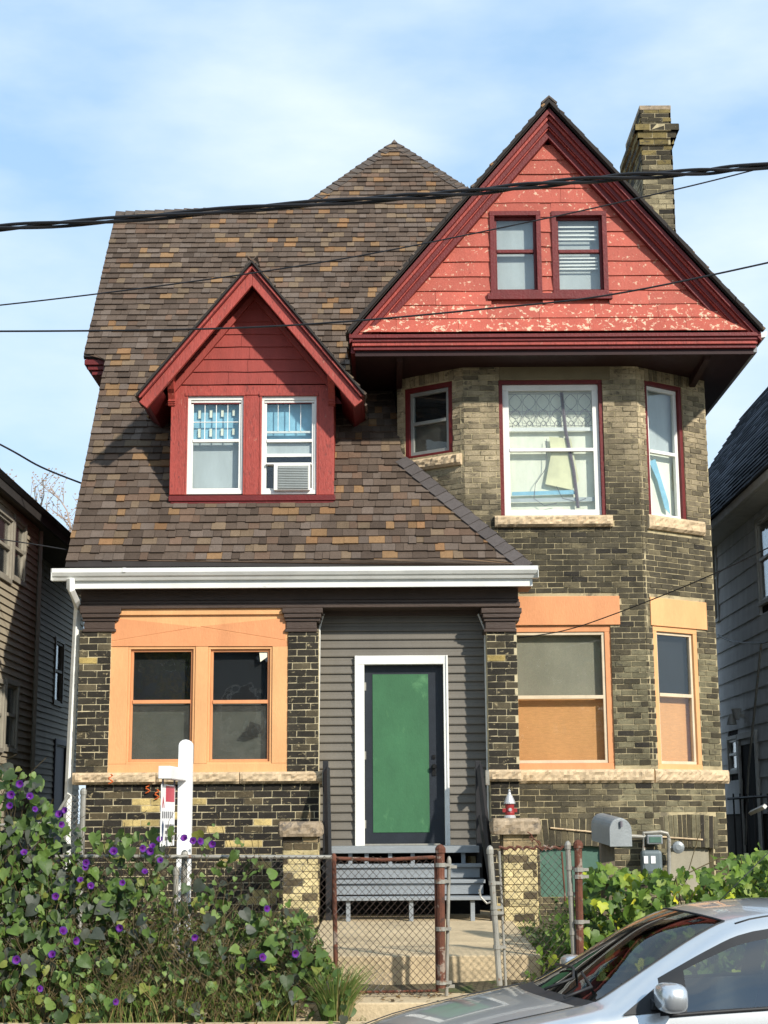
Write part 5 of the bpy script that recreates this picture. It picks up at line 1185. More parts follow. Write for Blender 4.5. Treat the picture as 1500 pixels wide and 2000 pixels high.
cable('overhead_cable', cp([(-300, 622, 11), (0, 596, 11), (375, 550, 11), (700, 500, 11), (1050, 430, 11), (1320, 370, 11), (1500, 325, 11), (1700, 272, 11)]), .0055, 'thin black cable crossing the gable just above its windows')
cable('overhead_cable', cp([(-300, 645, 11.5), (0, 647, 11.5), (380, 643, 11.5), (650, 630, 11.5), (950, 603, 11.5), (1190, 576, 11.5), (1500, 513, 11.5), (1800, 440, 11.5)]), .0075, 'thin black cable crossing the red dormer and gable window sill')
cable('overhead_cable', cp([(-200, 770, 17), (0, 868, 17.3), (80, 912, 17.8), (162, 945, 18.3)]), .011, 'grey service cable reaching the left roof edge')
cable('overhead_cable', cp([(1012, 1246, 17.3), (1100, 1232, 17), (1190, 1203, 16.5), (1350, 1140, 15.5), (1500, 1070, 14.5), (1700, 960, 13)]), .006, 'thin black cable across the lower bay lintels')
cable('overhead_cable', cp([(-100, 1035, 17), (0, 1053, 17), (60, 1062, 17.2), (132, 1074, 17.4)]), .007, 'thin black cable in front of the left neighbour house')
cable('overhead_cable', [atX(1402, 1240, 5.1), atX(1430, 1252, 5.0), atX(1487, 1256, 4.9), atX(1520, 1240, 4.8)], .012, 'sagging cable on the right neighbour wall above the pole')

# ------------------------------------------------------------------ bare tree beyond the left house
TR = empty('bare_tree', (-10, 40, 0), 'bare autumn tree with pale twigs behind the left neighbour house', 'tree')
tw = material('pale_twig', alb(178, 160, 145), rough=.9); rt = random.Random(5); tm_, lf_ = MB(), MB()
def branch(p, d, L_, r, lv):
    q = p; pts = [p]
    for i in range(4): d = (d+V((rt.gauss(0, .12), rt.gauss(0, .12), rt.gauss(.02, .08)))).normalized(); q = q+d*L_/4; pts.append(q)
    tm_.tube(pts, [r*(1-.12*i) for i in range(5)], 4, caps=False)
    if lv == 0:
        for k in range(3):
            c = pts[k+2]+V((rt.gauss(0, .05), rt.gauss(0, .05), rt.gauss(0, .05))); s__ = .032; lf_.poly([c, c+V((s__, 0, s__*.6)), c+V((0, s__*.3, s__*1.4)), c+V((-s__, 0, s__*.6))])
        return
    for k in range(4 if lv > 1 else 5):
        b_ = pts[1+k % 4]; dd_ = (d+V((rt.gauss(0, .6), rt.gauss(0, .45), rt.gauss(.15, .3)))).normalized(); branch(b_, dd_, L_*.62, r*.5, lv-1)
bt = atY(60, 1120, 40); tm_.tube([V((bt.x, 40, 0)), V((bt.x, 40, bt.z-1))], [.25, .15], 8)
for dx_ in (-1.2, -.5, .3, 1.1): branch(V((bt.x+dx_*.15, 40, bt.z-1.3)), V((dx_*.45, 0, 1)).normalized(), 2.3, .07, 3)
tm_.build('trunk', tw, TR, fixn=False); tag(lf_.build('foliage', M['redlit'] if False else material('dry_leaf', alb(160, 138, 118), rough=.9, bump=0), TR, fixn=False), kind='stuff')
# ------------------------------------------------------------------ vines, grass, leaves
def leaf_mesh(kind, size=1.0):
    if kind == 'heart': out_ = [(0, 0), (.22, -.10), (.46, .02), (.52, .28), (.40, .58), (.18, .86), (0, 1.02), (-.18, .86), (-.40, .58), (-.52, .28), (-.46, .02), (-.22, -.10)]
    else: out_ = [(0, 0), (.20, -.14), (.42, -.06), (.60, .16), (.50, .30), (.66, .52), (.44, .60), (.26, .66), (.16, .88), (0, 1.04), (-.16, .88), (-.26, .66), (-.44, .60), (-.66, .52), (-.50, .30), (-.60, .16), (-.42, -.06), (-.20, -.14)]
    v = [(0, .42, -.02)]+[(x, y, .30*abs(x)-.22*y*y+.06*math.sin(9*x+5*y)) for x, y in out_]; n = len(out_)
    f = [(0, 1+i, 1+(i+1) % n) for i in range(n)]
    return [(x*size, (y-.1)*size, z*size) for x, y, z in v], f
HEART, GRAPE = leaf_mesh('heart'), leaf_mesh('grape')
def rotm(nrm, spin):
    n = nrm.normalized(); a = V((0, 0, 1)) if abs(n.z) < .95 else V((0, 1, 0)); x = a.cross(n).normalized(); y = n.cross(x)
    c, s = math.cos(spin), math.sin(spin); X, Y = x*c+y*s, y*c-x*s
    return Matrix((( X.x, Y.x, n.x), (X.y, Y.y, n.y), (X.z, Y.z, n.z)))
def leafset(name, shape, colors):
    res = []
    for k, c in enumerate(colors):
        me = bpy.data.meshes.new(name); me.from_pydata(shape[0], [], shape[1]); me.materials.append(M['leaf'])
        at = me.color_attributes.new('Col', 'FLOAT_COLOR', 'CORNER'); at.data.foreach_set('color', [c[0], c[1], c[2], 1]*sum(len(f) for f in shape[1])); me.polygons.foreach_set('use_smooth', [True]*len(shape[1])); me.update(); res.append((me, c))
    return res
G = lambda r, g, b, k=1.2: alb(r, g, b, k)
def place_leaves(lst, shape, colors, par, top=300, nm='leaf'):
    """lst of (pos, normal, spin, size, colour index); the largest seen as objects, the rest as one mesh"""
    sets = leafset(nm, shape, colors); lst = sorted(lst, key=lambda q: -q[3]/(q[0]-CAM).length*(1 if 0 < proj(q[0])[0] < 1500 and proj(q[0])[1] < 2000 else .05)*q[5])
    m = MB()
    for i, (p, nr, sp_, sz, ci, _) in enumerate(lst):
        R_ = rotm(nr, sp_)
        if i < top:
            o = bpy.data.objects.new(nm, sets[ci][0]); COL.objects.link(o); o.matrix_world = Matrix.Translation(p) @ R_.to_4x4() @ Matrix.Scale(sz, 4); parent(o, par)
        else:
            c = colors[ci]; k = len(m.v); j = .8+.4*RND.random(); c = tuple(x*j for x in c)
            m.v += [tuple(p+R_ @ V((x*sz, y*sz, z*sz))) for x, y, z in shape[0]]; m.f += [tuple(k+t for t in f) for f in shape[1]]; m.c += [c]*len(shape[1]); m.mi += [0]*len(shape[1])
    tag(m.build(nm+'_mass', M['leaf'], par, fixn=False, smooth=True), kind='stuff')
rv = random.Random(21)
def topline(x):      # height of the vine mass over x
    pts = [(-4.4, 1.22), (-3.6, 1.22), (-3.25, 1.40), (-3.0, 1.42), (-2.85, 1.28), (-2.68, 1.02), (-2.5, .94), (-2.2, .92), (-1.9, .96), (-1.6, .90), (-1.3, .90), (-1.05, .78), (-.85, .45), (-.6, .20), (-.45, -.1), (-.25, -.3)]
    for (a, za), (b, zb__) in zip(pts, pts[1:]):
        if x <= b: return za+(zb__-za)*max(0, (x-a))/(b-a)
    return -.35
def sheetY(x, z): return 12.86-.42*(1-min(1, max(0, (z+.5)/1.5)))**1.2+.05*math.sin(x*5+z*3)
VINE = empty('morning_glory_vine', (-2.5, 12.8, -.46), 'heart leaved morning glory with purple flowers covering the fence at left', 'vine')
lc = [G(104, 132, 60), G(84, 110, 54), G(122, 146, 76), G(78, 86, 74), G(92, 98, 86), G(62, 84, 42), G(134, 142, 66)]
L1 = []
while len(L1) < 3100:
    x = -4.3+rv.random()*4.0; zt = topline(x); zb__ = -.52
    z = zb__+(zt-zb__)*rv.random()**.72+rv.gauss(0, .02)
    if abs(x+1.66) < .10 and z > -.1 and rv.random() < .75: continue
    f = (z-zb__)/(zt-zb__+.01)
    dens = 1.0 if x < -2.3 else (.75 if z < .6 else .55)
    if x > -1.7: dens *= .75 if z < .25 else .38
    if f > .72: dens *= .55
    if x > -2.3 and z < .3 and rv.random() < .3: continue
    hole = .5+.5*math.sin(x*6.3+2.1*math.sin(z*5))*math.cos(z*7.1+x)
    if rv.random() > dens*(.45+.75*hole): continue
    big = rv.random() < (.55 if x < -2.6 else .28); sz = rv.uniform(.062, .118) if big else rv.uniform(.026, .058)
    dp_ = rv.random()**1.5*.38
    ci = rv.choices(range(7), [26, 20, 12, 14 if big else 4, 9 if big else 2, 18, 6])[0]
    nr = V((rv.gauss(.15, .6), -1+rv.gauss(0, .35), .55+rv.gauss(0, .45)))
    L1.append((V((x, sheetY(x, z)+dp_-.05, z)), nr, math.pi+rv.gauss(0, .9), sz, ci, 1-dp_))
place_leaves(L1, HEART, lc, VINE)
# small undergrowth leaves and thin stems
m = MB(); sm = MB()
for i in range(13000):
    x = -4.3+rv.random()*3.95; zt = min(topline(x), .75 if x < -2.4 else .35 if x < -1.6 else .22)
    z = -.5+(zt+.5)*rv.random()**.9; y = sheetY(x, z)+.06+rv.random()*.45; s__ = rv.uniform(.012, .032); c = V((x, y, z))
    a = V((rv.gauss(0, 1), rv.gauss(-.4, 1), rv.gauss(.3, .8))).normalized()*s__; b = V((rv.gauss(0, 1), rv.gauss(0, .6), rv.gauss(.2, 1))).normalized()*s__
    cc = rv.choices([G(104, 130, 60), G(78, 98, 48), G(120, 106, 72), G(140, 124, 84), G(128, 148, 72)], [26, 26, 18, 14, 10])[0]
    m.poly([c-a, c+b*.6, c+a*1.2, c-b*.6], cc)
tag(m.build('undergrowth_leaves', M['leaf'], VINE, fixn=False), kind='stuff')
for i in range(260):
    x = -4.3+rv.random()*3.7; zt = topline(x); z = -.5; p = V((x, sheetY(x, z)+.12, z)); pts = [p]
    h = (zt+.5)*rv.uniform(.4, 1.03)
    for k in range(1, 9): pts.append(V((x+.12*math.sin(k*.8+i)+.03*rv.gauss(0, 1), sheetY(x, -.5+h*k/8)+.06+.05*math.sin(i+k), -.5+h*k/8)))
    sm.tube(pts, .0028, 3, caps=False)
for i in range(14): # shoots above the rail
    x = -4.0+rv.random()*3.0; zt = topline(x); sm.tube([V((x, 12.9, zt-.1)), V((x+rv.gauss(0, .05), 12.85, zt+.06)), V((x+rv.gauss(0, .1), 12.85, zt+.12+rv.random()*.06))], .0025, 3, caps=False)
tag(sm.build('stems', M['stem'], VINE, fixn=False), kind='stuff')
# flowers
FLW = [(82, 110), (45, 155), (125, 160), (40, 200), (147, 215), (245, 235), (270, 220), (258, 280), (100, 395), (475, 390), (598, 380), (637, 368), (628, 392), (668, 340), (770, 335), (808, 347), (840, 350), (888, 362), (360, 440), (357, 458), (670, 428), (606, 475), (335, 510), (512, 523), (380, 535), (265, 723), (500, 713), (320, 767), (815, 753), (217, 822), (68, 846), (1118, 632), (1100, 835), (1237, 820), (168, 967), (485, 1022), (232, 580)]
pc = alb(66, 26, 118, 1.0); pin = alb(110, 40, 140, 1.0); wh = (.75, .65, .75)
fv, ff, fc = [(0, 0, -.055)], [], []
for ring, (r_, z_) in enumerate(((.006, -.05), (.014, -.02), (.030, .0), (.040, .002))):
    for k in range(12): a = 2*math.pi*k/12; rr_ = r_*(1+(.08*math.cos(a*5) if ring == 3 else 0)); fv.append((rr_*math.cos(a), rr_*math.sin(a), z_))
for k in range(12): ff.append((0, 1+(k+1) % 12, 1+k)); fc.append(wh)
for ring in range(3):
    for k in range(12): a_, b_ = 1+ring*12+k, 1+ring*12+(k+1) % 12; ff.append((a_, b_, b_+12, a_+12)); fc.append(pin if ring == 0 else (pin if (ring == 1 or k % 5 == 0) and ring < 2 else pc))
fme = bpy.data.meshes.new('flower'); fme.from_pydata(fv, [], ff); fme.materials.append(M['petal']); at = fme.color_attributes.new('Col', 'FLOAT_COLOR', 'CORNER'); buf = []
for f, c in zip(ff, fc): buf += [*c, 1]*len(f)
at.data.foreach_set('color', buf); fme.polygons.foreach_set('use_smooth', [True]*len(ff)); fme.update()
for (x, y) in FLW:
    p = atY(x/2.143, 1480+y/2.143, 12.5); yy = sheetY(p.x, p.z)-.10; p = atY(x/2.143, 1480+y/2.143, yy)
    o = bpy.data.objects.new('flower', fme); COL.objects.link(o); R_ = rotm(V((rv.gauss(.25, .35), -1, rv.gauss(.25, .25))), rv.random()*6)
    o.matrix_world = Matrix.Translation(p) @ R_.to_4x4() @ Matrix.Scale(rv.uniform(.62, .88), 4); parent(o, VINE)

# grasses and dry stalks
gm_ = material('grass_blade', attr=True, rough=.6, bump=0, trans=.2, var=.1)
def blade(m, p, h, lean, w, c):
    d = V((lean[0], lean[1], 0)); s__ = V((1, .2, 0))*w; P = [p, p+d*.25*h+V((0, 0, h*.5)), p+d*.7*h+V((0, 0, h*.82)), p+d*1.15*h+V((0, 0, h*.9))]
    m.poly([P[0]-s__, P[0]+s__, P[1]+s__*.8, P[1]-s__*.8], c); m.poly([P[1]-s__*.8, P[1]+s__*.8, P[2]+s__*.5, P[2]-s__*.5], c); m.poly([P[2]-s__*.5, P[2]+s__*.5, P[3]], c)
m = MB()
for i in range(5200):
    x = -4.3+rv.random()*4.15; y = 12.52+rv.random()*.75
    h = rv.uniform(.08, .30)*(1.5 if x < -.7 else .35)
    c = rv.choices([G(112, 132, 62), G(84, 106, 52), G(168, 150, 100), G(132, 112, 74)], [30, 26, 18, 16])[0]
    blade(m, V((x, y, ground_z(y)-.07)), h, (rv.gauss(0, .5), rv.gauss(-.2, .4)), rv.uniform(.002, .0045), c)
for i in range(700):      # left yard grass behind the fence and by the pillars
    x, y = rv.choice([(rv.uniform(-2.2, -.75), rv.uniform(14, 16.6)), (rv.uniform(1.35, 4.6), rv.uniform(13.6, 17.3)), (rv.uniform(-1.6, -.75), rv.uniform(15.5, 16.9))])
    blade(m, V((x, y, ground_z(y)-.07)), rv.uniform(.08, .22), (rv.gauss(0, .6), rv.gauss(-.2, .5)), .004, rv.choice([G(112, 140, 62), G(90, 116, 52)]))
tag(m.build('grass', gm_, fixn=False), 'mixed green and dry grass growing along the foot of the fence', 'grass', kind='stuff')
GC = MB(); gc0 = V((atY(655, 1960, 12.6).x, 12.6, -.55))
for i in range(420): a = rv.random()*6.28; rr_ = rv.random()*.10; blade(GC, gc0+V((rr_*math.cos(a), rr_*math.sin(a), 0)), rv.uniform(.25, .52), (math.cos(a)*rv.uniform(.2, .9), math.sin(a)*.6), .0035, rv.choices([G(96, 122, 58), G(120, 140, 72), G(150, 138, 92)], [5, 4, 2])[0])
tag(GC.build('grass_tuft', gm_, fixn=False), 'arching tuft of long grass beside the rusty gate panel', 'grass tuft', kind='stuff')
# fallen leaves and grit near the gate
m = MB()
for i in range(900):
    x, y = rv.uniform(-1.6, 1.6), rv.uniform(11.9, 13.35); 
    if rv.random() > (.35+.65*math.exp(-((x-.05)/.55)**2)): continue
    zz = (-.40 if 12.62 < y < 13.41 and WX0-.05 < x < WX1+.1 else ground_z(y)-(.0 if y < 12.5 else .04))+.006
    a = rv.random()*6.28; s__ = rv.uniform(.008, .028); u = V((math.cos(a), math.sin(a), rv.gauss(0, .25)))*s__; w__ = V((-math.sin(a), math.cos(a), rv.gauss(.1, .25)))*s__*.7; p = V((x, y, zz+s__*.3))
    m.poly([p-u, p-w__, p+u, p+w__], rv.choice([G(140, 110, 70), G(110, 84, 54), G(170, 146, 96), G(86, 70, 48)]))
tag(m.build('leaf_litter', gm_, fixn=False), 'dry brown leaf litter on the ground by the gate', 'leaf litter', kind='stuff')
for k, (x, y, lab) in enumerate(((737, 1984, 'bright yellow fallen leaf at the foot of the gate'),)):
    p = atZ(x, y, -.52); o = bpy.data.objects.new('fallen_leaf', leafset('fallen_leaf', GRAPE, [alb(235, 190, 50)])[0][0]); COL.objects.link(o); o.matrix_world = Matrix.Translation(p+V((0, 0, .03))) @ rotm(V((.1, -.7, .7)), .6).to_4x4() @ Matrix.Scale(.07, 4); tag(o, lab, 'leaf')

# grape vine on the right
GV = empty('grape_vine', (2.6, 13.8, -.2), 'yellow green grape vine with broad leaves behind the silver car', 'vine')
gcx = [G(112, 142, 54), G(90, 120, 46), G(72, 98, 40), G(138, 160, 66), G(232, 224, 66, 1.25), G(190, 200, 60)]
def gtop(px): 
    pts = [(1010, 1890), (1050, 1850), (1075, 1800), (1130, 1745), (1150, 1692), (1200, 1700), (1260, 1712), (1330, 1702), (1370, 1700), (1420, 1668), (1500, 1662), (1600, 1660)]
    for (a, za), (b, z2) in zip(pts, pts[1:]):
        if px <= b: return za+(z2-za)*max(0, px-a)/(b-a)
    return 1660
L2 = []
while len(L2) < 1900:
    x = rv.uniform(1.05, 4.6); y = rv.uniform(13.25, 14.6); z = rv.uniform(-.45, .95)
    px, py = proj(V((x, y, z)))
    t_ = gtop(px)+rv.gauss(0, 6)
    if py < t_ or px < 1010 or px > 1580: continue
    if px < 1130 and rv.random() > .5: continue
    f = (y-13.25)/1.35; surf_ = math.exp(-max(0, py-t_)/60)
    ci = rv.choices(range(6), [28, 26, 18, 14, 2.2, 7])[0]
    L2.append((V((x, y, z)), V((rv.gauss(.2, .7), -.75+rv.gauss(0, .4), .8+rv.gauss(0, .4))), math.pi+rv.gauss(0, .8), rv.uniform(.045, .118), ci, 1.6-f+.3*surf_))
place_leaves(L2, GRAPE, gcx, GV)
sm = MB()
for i in range(40):
    x = rv.uniform(1.7, 4.5); p = V((x, rv.uniform(13.4, 14.3), -.4)); pts = [p]
    for k in range(7): p = p+V((rv.gauss(0, .10), rv.gauss(0, .05), .15)); pts.append(p); 
    pts = [q for q in pts if proj(q)[1] > gtop(proj(q)[0])-8]
    if len(pts) > 1: sm.tube(pts, .005, 4, caps=False)
q = atY(1075, 1700, 13.8)
sm.tube([atY(1345, 1700, 13.9), atY(1362, 1640, 13.9), atY(1370, 1620, 13.9)], .004, 4); tag(sm.build('stems', M['stem'], GV, fixn=False), kind='stuff')
SH = MB()
for i in range(1700):
    x = rv.uniform(1.25, 2.2); y = rv.uniform(13.5, 15.2); z = ground_z(y)-.05+rv.random()**1.3*.42*(1 if x > 1.5 else .5); s__ = rv.uniform(.014, .03); c = V((x, y, z))
    a = V((rv.gauss(0, 1), rv.gauss(0, 1), rv.gauss(.3, .6))).normalized()*s__; b = V((rv.gauss(0, 1), rv.gauss(0, 1), rv.gauss(.2, .6))).normalized()*s__
    SH.poly([c-a, c+b*.6, c+a*1.2, c-b*.6], rv.choice([G(96, 124, 54), G(76, 100, 46), G(120, 140, 66)]))
tag(SH.build('low_weeds', M['leaf'], fixn=False), 'low small leaved weeds behind the open gate leaf', 'weeds', kind='stuff')

# ------------------------------------------------------------------ the silver car
CX, CY, CYAW, CZ = .094, 8.552, .17, -.95
cc_, cs_ = math.cos(CYAW), math.sin(CYAW)
def car(s, t, h): return V((CX+cc_*s-cs_*t, CY+cs_*s+cc_*t, CZ+h))
CAR = empty('parked_car', car(2, .84, 0), 'silver hatchback car parked at the kerb in the lower right corner', 'car')
def cr(tab, s):
    xs_ = [a for a, _ in tab]
    if s <= xs_[0]: return tab[0][1]
    if s >= xs_[-1]: return tab[-1][1]
    i = max(k for k in range(len(tab)) if xs_[k] <= s); i = min(i, len(tab)-2)
    (x1, y1), (x2, y2) = tab[i], tab[i+1]; m1 = (y2-tab[i-1][1])/(x2-tab[i-1][0]) if i > 0 else (y2-y1)/(x2-x1); m2 = (tab[i+2][1]-y1)/(tab[i+2][0]-x1) if i+2 < len(tab) else (y2-y1)/(x2-x1)
    h = x2-x1; t = (s-x1)/h; return (2*t**3-3*t*t+1)*y1+(t**3-2*t*t+t)*h*m1+(-2*t**3+3*t*t)*y2+(t**3-t*t)*h*m2
Tt = [(-.30, .50), (-.26, .60), (-.18, .68), (0, .755), (.3, .84), (.6, .905), (.85, .95), (.98, .968), (1.15, 1.06), (1.4, 1.215), (1.6, 1.33), (1.80, 1.405), (2.0, 1.44), (2.4, 1.465), (2.9, 1.45), (3.3, 1.39), (3.5, 1.33), (3.75, 1.02), (3.9, .90), (3.98, .6)]
Rt = [(-.30, .48), (-.26, .56), (-.18, .63), (0, .70), (.3, .79), (.6, .86), (.85, .915), (.98, .95), (1.15, 1.035), (1.4, 1.165), (1.6, 1.265), (1.80, 1.35), (2.0, 1.385), (2.4, 1.41), (2.9, 1.40), (3.3, 1.35), (3.5, 1.29), (3.75, 1.0), (3.9, .88), (3.98, .58)]
Wt = [(-.30, .30), (-.26, .46), (-.18, .56), (0, .63), (.3, .67), (.6, .69), (.98, .70), (1.15, .675), (1.4, .635), (1.6, .60), (1.8, .565), (2.0, .55), (2.9, .545), (3.3, .53), (3.5, .52), (3.75, .60), (3.98, .58)]
Bt = [(-.30, .44), (-.26, .50), (-.18, .56), (0, .62), (.3, .72), (.6, .79), (.98, .86), (1.3, .895), (2, .925), (3, .95), (3.5, .96), (3.75, .92), (3.98, .5)]
Wb_ = [(-.30, .34), (-.26, .52), (-.18, .63), (0, .72), (.3, .78), (.6, .81), (.98, .825), (2, .84), (3, .835), (3.5, .80), (3.98, .68)]
def bump(s): return 0 if s < .2 or s > 3.4 else (min(1, (s-.2)/.7) if s < .9 else (1 if s < 1.85 else max(0, 1-(s-1.85)/1.2)))
ST = sorted(set([-.30, -.28, -.26, -.22, -.18, -.1, 0, .1, .2, .3, .4, .5, .6, .7, .8, .88, .93, .98]+[round(.98+.82*i/16, 4) for i in range(17)]+[1.9, 2.0, 2.1, 2.2, 2.35, 2.5, 2.65, 2.8, 2.95, 3.1, 3.2, 3.3, 3.4, 3.5, 3.58, 3.66, 3.75, 3.83, 3.9, 3.95, 3.98]))
def ringpts(s):
    T, R, W, B, WB = cr(Tt, s), cr(Rt, s), cr(Wt, s), cr(Bt, s), cr(Wb_, s); pts = []
    for k in range(9): f = k/8; pts.append((s+.17*f*f*bump(s), W*f, T-(T-R)*f**2.3))
    o = .17*bump(s); e = min(1, max(0, (s-.98)/.5)); e = e if s < 3.6 else 0
    g = lambda f: (s+o*(1-f*.3), W+(WB-W)*f, R+(B-R)*f)
    for f in (.13, .24, .5, .8, 1.0):
        q = g(f); pts.append((q[0], q[1]+.022*math.sin(f*math.pi), q[2]+(.016*math.sin(f*math.pi) if s < .98 else 0)))
    for dw_, hh_ in ((.018, .10), (.03, .25), (.022, .42), (-.01, .62), (-.07, .70)):
        pts.append((s+o*.7*(1 if s > .3 else 0), WB+dw_, max(.20 if s > -.2 else .3, B-hh_)))
    return pts
parts = {k: MB() for k in ('side_window_far', 'body', 'windshield', 'side_window', 'cowl', 'window_trim', 'rear_window')}
def zone(s0, s1, k):
    sm_ = (s0+s1)/2
    if k <= 6 and .86 < sm_ < .98: return 'cowl'
    if k <= 6 and .98 <= sm_ <= 1.80: return 'windshield'
    if k <= 6 and 3.5 < sm_ < 3.75: return 'rear_window'
    if 8 < k <= 12 and 1.30 < sm_ < 3.3: return 'window_trim' if k == 9 or sm_ < 1.42 or 2.5 < sm_ < 2.65 else 'side_window'
    return 'body'
rings = [ringpts(s) for s in ST]
for side in (1, -1):
    cache = {k: {} for k in parts}
    for i in range(len(ST)-1):
        for k in range(len(rings[0])-1):
            zz_ = zone(ST[i], ST[i+1], k); zz_ = 'side_window_far' if zz_ == 'side_window' and side < 0 else zz_
            mbx = parts[zz_]; idx = []
            ca = cache[zz_]
            for (a_, b_) in ((i, k), (i+1, k), (i+1, k+1), (i, k+1)):
                if (a_, b_) not in ca:
                    s__, w__, h__ = rings[a_][b_]; ca[(a_, b_)] = len(mbx.v); mbx.v.append(tuple(car(s__, .84-side*w__, h__)))
                idx.append(ca[(a_, b_)])
            if side < 0: idx = idx[::-1]
            mbx.f.append(tuple(idx)); mbx.c.append(None); mbx.mi.append(0)
paint = material('silver_car_paint', stain=0, col=(.60, .63, .65), rough=.28, metal=.7, var=.03, scale=2, bump=0, coat=1.0, fine=0)
cglass = glass('tinted_car_glass', (.32, .36, .36), rough=.01, boost=1.35); cglass2 = glass('car_side_glass', (.55, .6, .6), rough=.01, boost=4.5)
blk = material('black_plastic', (.02, .021, .023), rough=.55, var=.1, bump=.05)
def cbuild(k, mt, nm=None):
    o = parts[k].build(nm or k, mt, CAR, smooth=True, fixn=False)
    import bmesh
    b = bmesh.new(); b.from_mesh(o.data); bmesh.ops.remove_doubles(b, verts=b.verts, dist=.0004); bmesh.ops.recalc_face_normals(b, faces=b.faces); b.to_mesh(o.data); b.free(); return o
BODY = cbuild('body', paint); cbuild('windshield', cglass); cbuild('rear_window', cglass); cbuild('cowl', blk); cbuild('window_trim', blk)
cbuild('side_window', cglass2); cbuild('side_window_far', cglass2, 'side_window')
def ctube(name, pts, r, mt, par=CAR, n=6): m = MB(); m.tube([car(*p) for p in pts], r, n); return m.build(name, mt, par, smooth=True)
for sd_ in (1, -1):
    ctube('roof_seam', [(rings[i][8][0], .84-sd_*(rings[i][8][1]-.01), rings[i][8][2]+.003) for i in range(len(ST)) if 1.75 < ST[i] < 3.4], .007, blk)
    ctube('windshield_seal', [(rings[i][7][0], .84-sd_*rings[i][7][1], rings[i][7][2]+.001) for i in range(len(ST)) if .98 <= ST[i] <= 1.8], .006, blk)
    ctube('belt_trim', [(rings[i][13][0], .84-sd_*(rings[i][13][1]+.004), rings[i][13][2]) for i in range(len(ST)) if 1.3 < ST[i] < 3.3], .012, blk)
    ctube('hood_seam', [(rings[i][7][0]-.02, .84-sd_*(rings[i][7][1]+.01), rings[i][7][2]+.001) for i in range(len(ST)) if -.1 < ST[i] < .97], .0035, blk)
ctube('windshield_seal', [(rings[[i for i, s in enumerate(ST) if abs(s-1.8) < .001][0]][k][0], .84-sg*rings[[i for i, s in enumerate(ST) if abs(s-1.8) < .001][0]][k][1], rings[[i for i, s in enumerate(ST) if abs(s-1.8) < .001][0]][k][2]+.001) for sg, ks in ((1, range(7, -1, -1)), (-1, range(1, 8))) for k in ks], .006, blk)
# interior
m = MB(); P = [car(.95, .2, .5), car(3.6, .2, .5), car(3.6, 1.48, .5), car(.95, 1.48, .5)]; m.hexa(P+[p+V((0, 0, .05)) for p in P]); m.build('floor', blk, CAR)
m = MB(); m.hexa([car(1.0, .22, .6), car(1.55, .22, .6), car(1.55, 1.46, .6), car(1.0, 1.46, .6), car(1.05, .22, .93), car(1.5, .22, .95), car(1.5, 1.46, .95), car(1.05, 1.46, .93)]); m.build('dashboard', blk, CAR, bevel=.03)
for t0_ in (.32, .92):
    m = MB(); m.hexa([car(2.0, t0_, .55), car(2.5, t0_, .55), car(2.5, t0_+.44, .55), car(2.0, t0_+.44, .55), car(2.0, t0_, .70), car(2.5, t0_, .68), car(2.5, t0_+.44, .68), car(2.0, t0_+.44, .70)])
    m.hexa([car(2.42, t0_+.03, .6), car(2.54, t0_+.03, .6), car(2.54, t0_+.41, .6), car(2.42, t0_+.41, .6), car(2.58, t0_+.07, 1.12), car(2.68, t0_+.07, 1.12), car(2.68, t0_+.37, 1.12), car(2.58, t0_+.37, 1.12)])
    m.hexa([car(2.60, t0_+.12, 1.14), car(2.68, t0_+.12, 1.14), car(2.68, t0_+.32, 1.14), car(2.60, t0_+.32, 1.14), car(2.62, t0_+.13, 1.30), car(2.69, t0_+.13, 1.30), car(2.69, t0_+.31, 1.30), car(2.62, t0_+.31, 1.30)]); m.build('seat', M['lead'], CAR, bevel=.03)
m = MB(); m.tube([car(1.62+.06*math.cos(a/16*6.283), .54+.17*math.sin(a/16*6.283), .93+.16*math.cos(a/16*6.283)) for a in range(17)], .014, 6); m.build('steering_wheel', blk, CAR)
# mirrors
for t_, sg in ((-.08, 1), (1.76, -1)):
    m = MB(); c0_ = (1.44, t_, 1.0); n1_, n2_ = 14, 9
    for i in range(n2_+1):
        th_ = math.pi*i/n2_
        for j in range(n1_):
            a = 2*math.pi*j/n1_; e = lambda v, p: math.copysign(abs(v)**p, v)
            m.v.append(tuple(car(c0_[0]+.075*e(math.cos(th_), .7), c0_[1]+.115*e(math.cos(a), .6)*abs(math.sin(th_))**.5, c0_[2]+.078*e(math.sin(a), .6)*abs(math.sin(th_))**.5)))
    for i in range(n2_):
        for j in range(n1_): j2 = (j+1) % n1_; m.f.append((i*n1_+j, i*n1_+j2, (i+1)*n1_+j2, (i+1)*n1_+j)); m.c.append(None); m.mi.append(0)
    MR = m.build('mirror', paint, CAR, smooth=True)
    m = MB(); s0_ = sg*.0; m.hexa([car(1.36, t_+sg*.08, .93), car(1.46, t_+sg*.08, .93), car(1.46, t_+sg*.16, .93), car(1.36, t_+sg*.16, .93), car(1.37, t_+sg*.08, .97), car(1.45, t_+sg*.08, .97), car(1.45, t_+sg*.16, .99), car(1.37, t_+sg*.16, .99)]); m.build('mirror_arm', blk, MR)
    m = MB(); m.extr([car(1.20, t_+sg*.098, .905), car(1.46, t_+sg*.092, .915), car(1.45, t_+sg*.175, 1.06)], V((0, .008, 0))); m.build('mirror_triangle', blk, CAR)
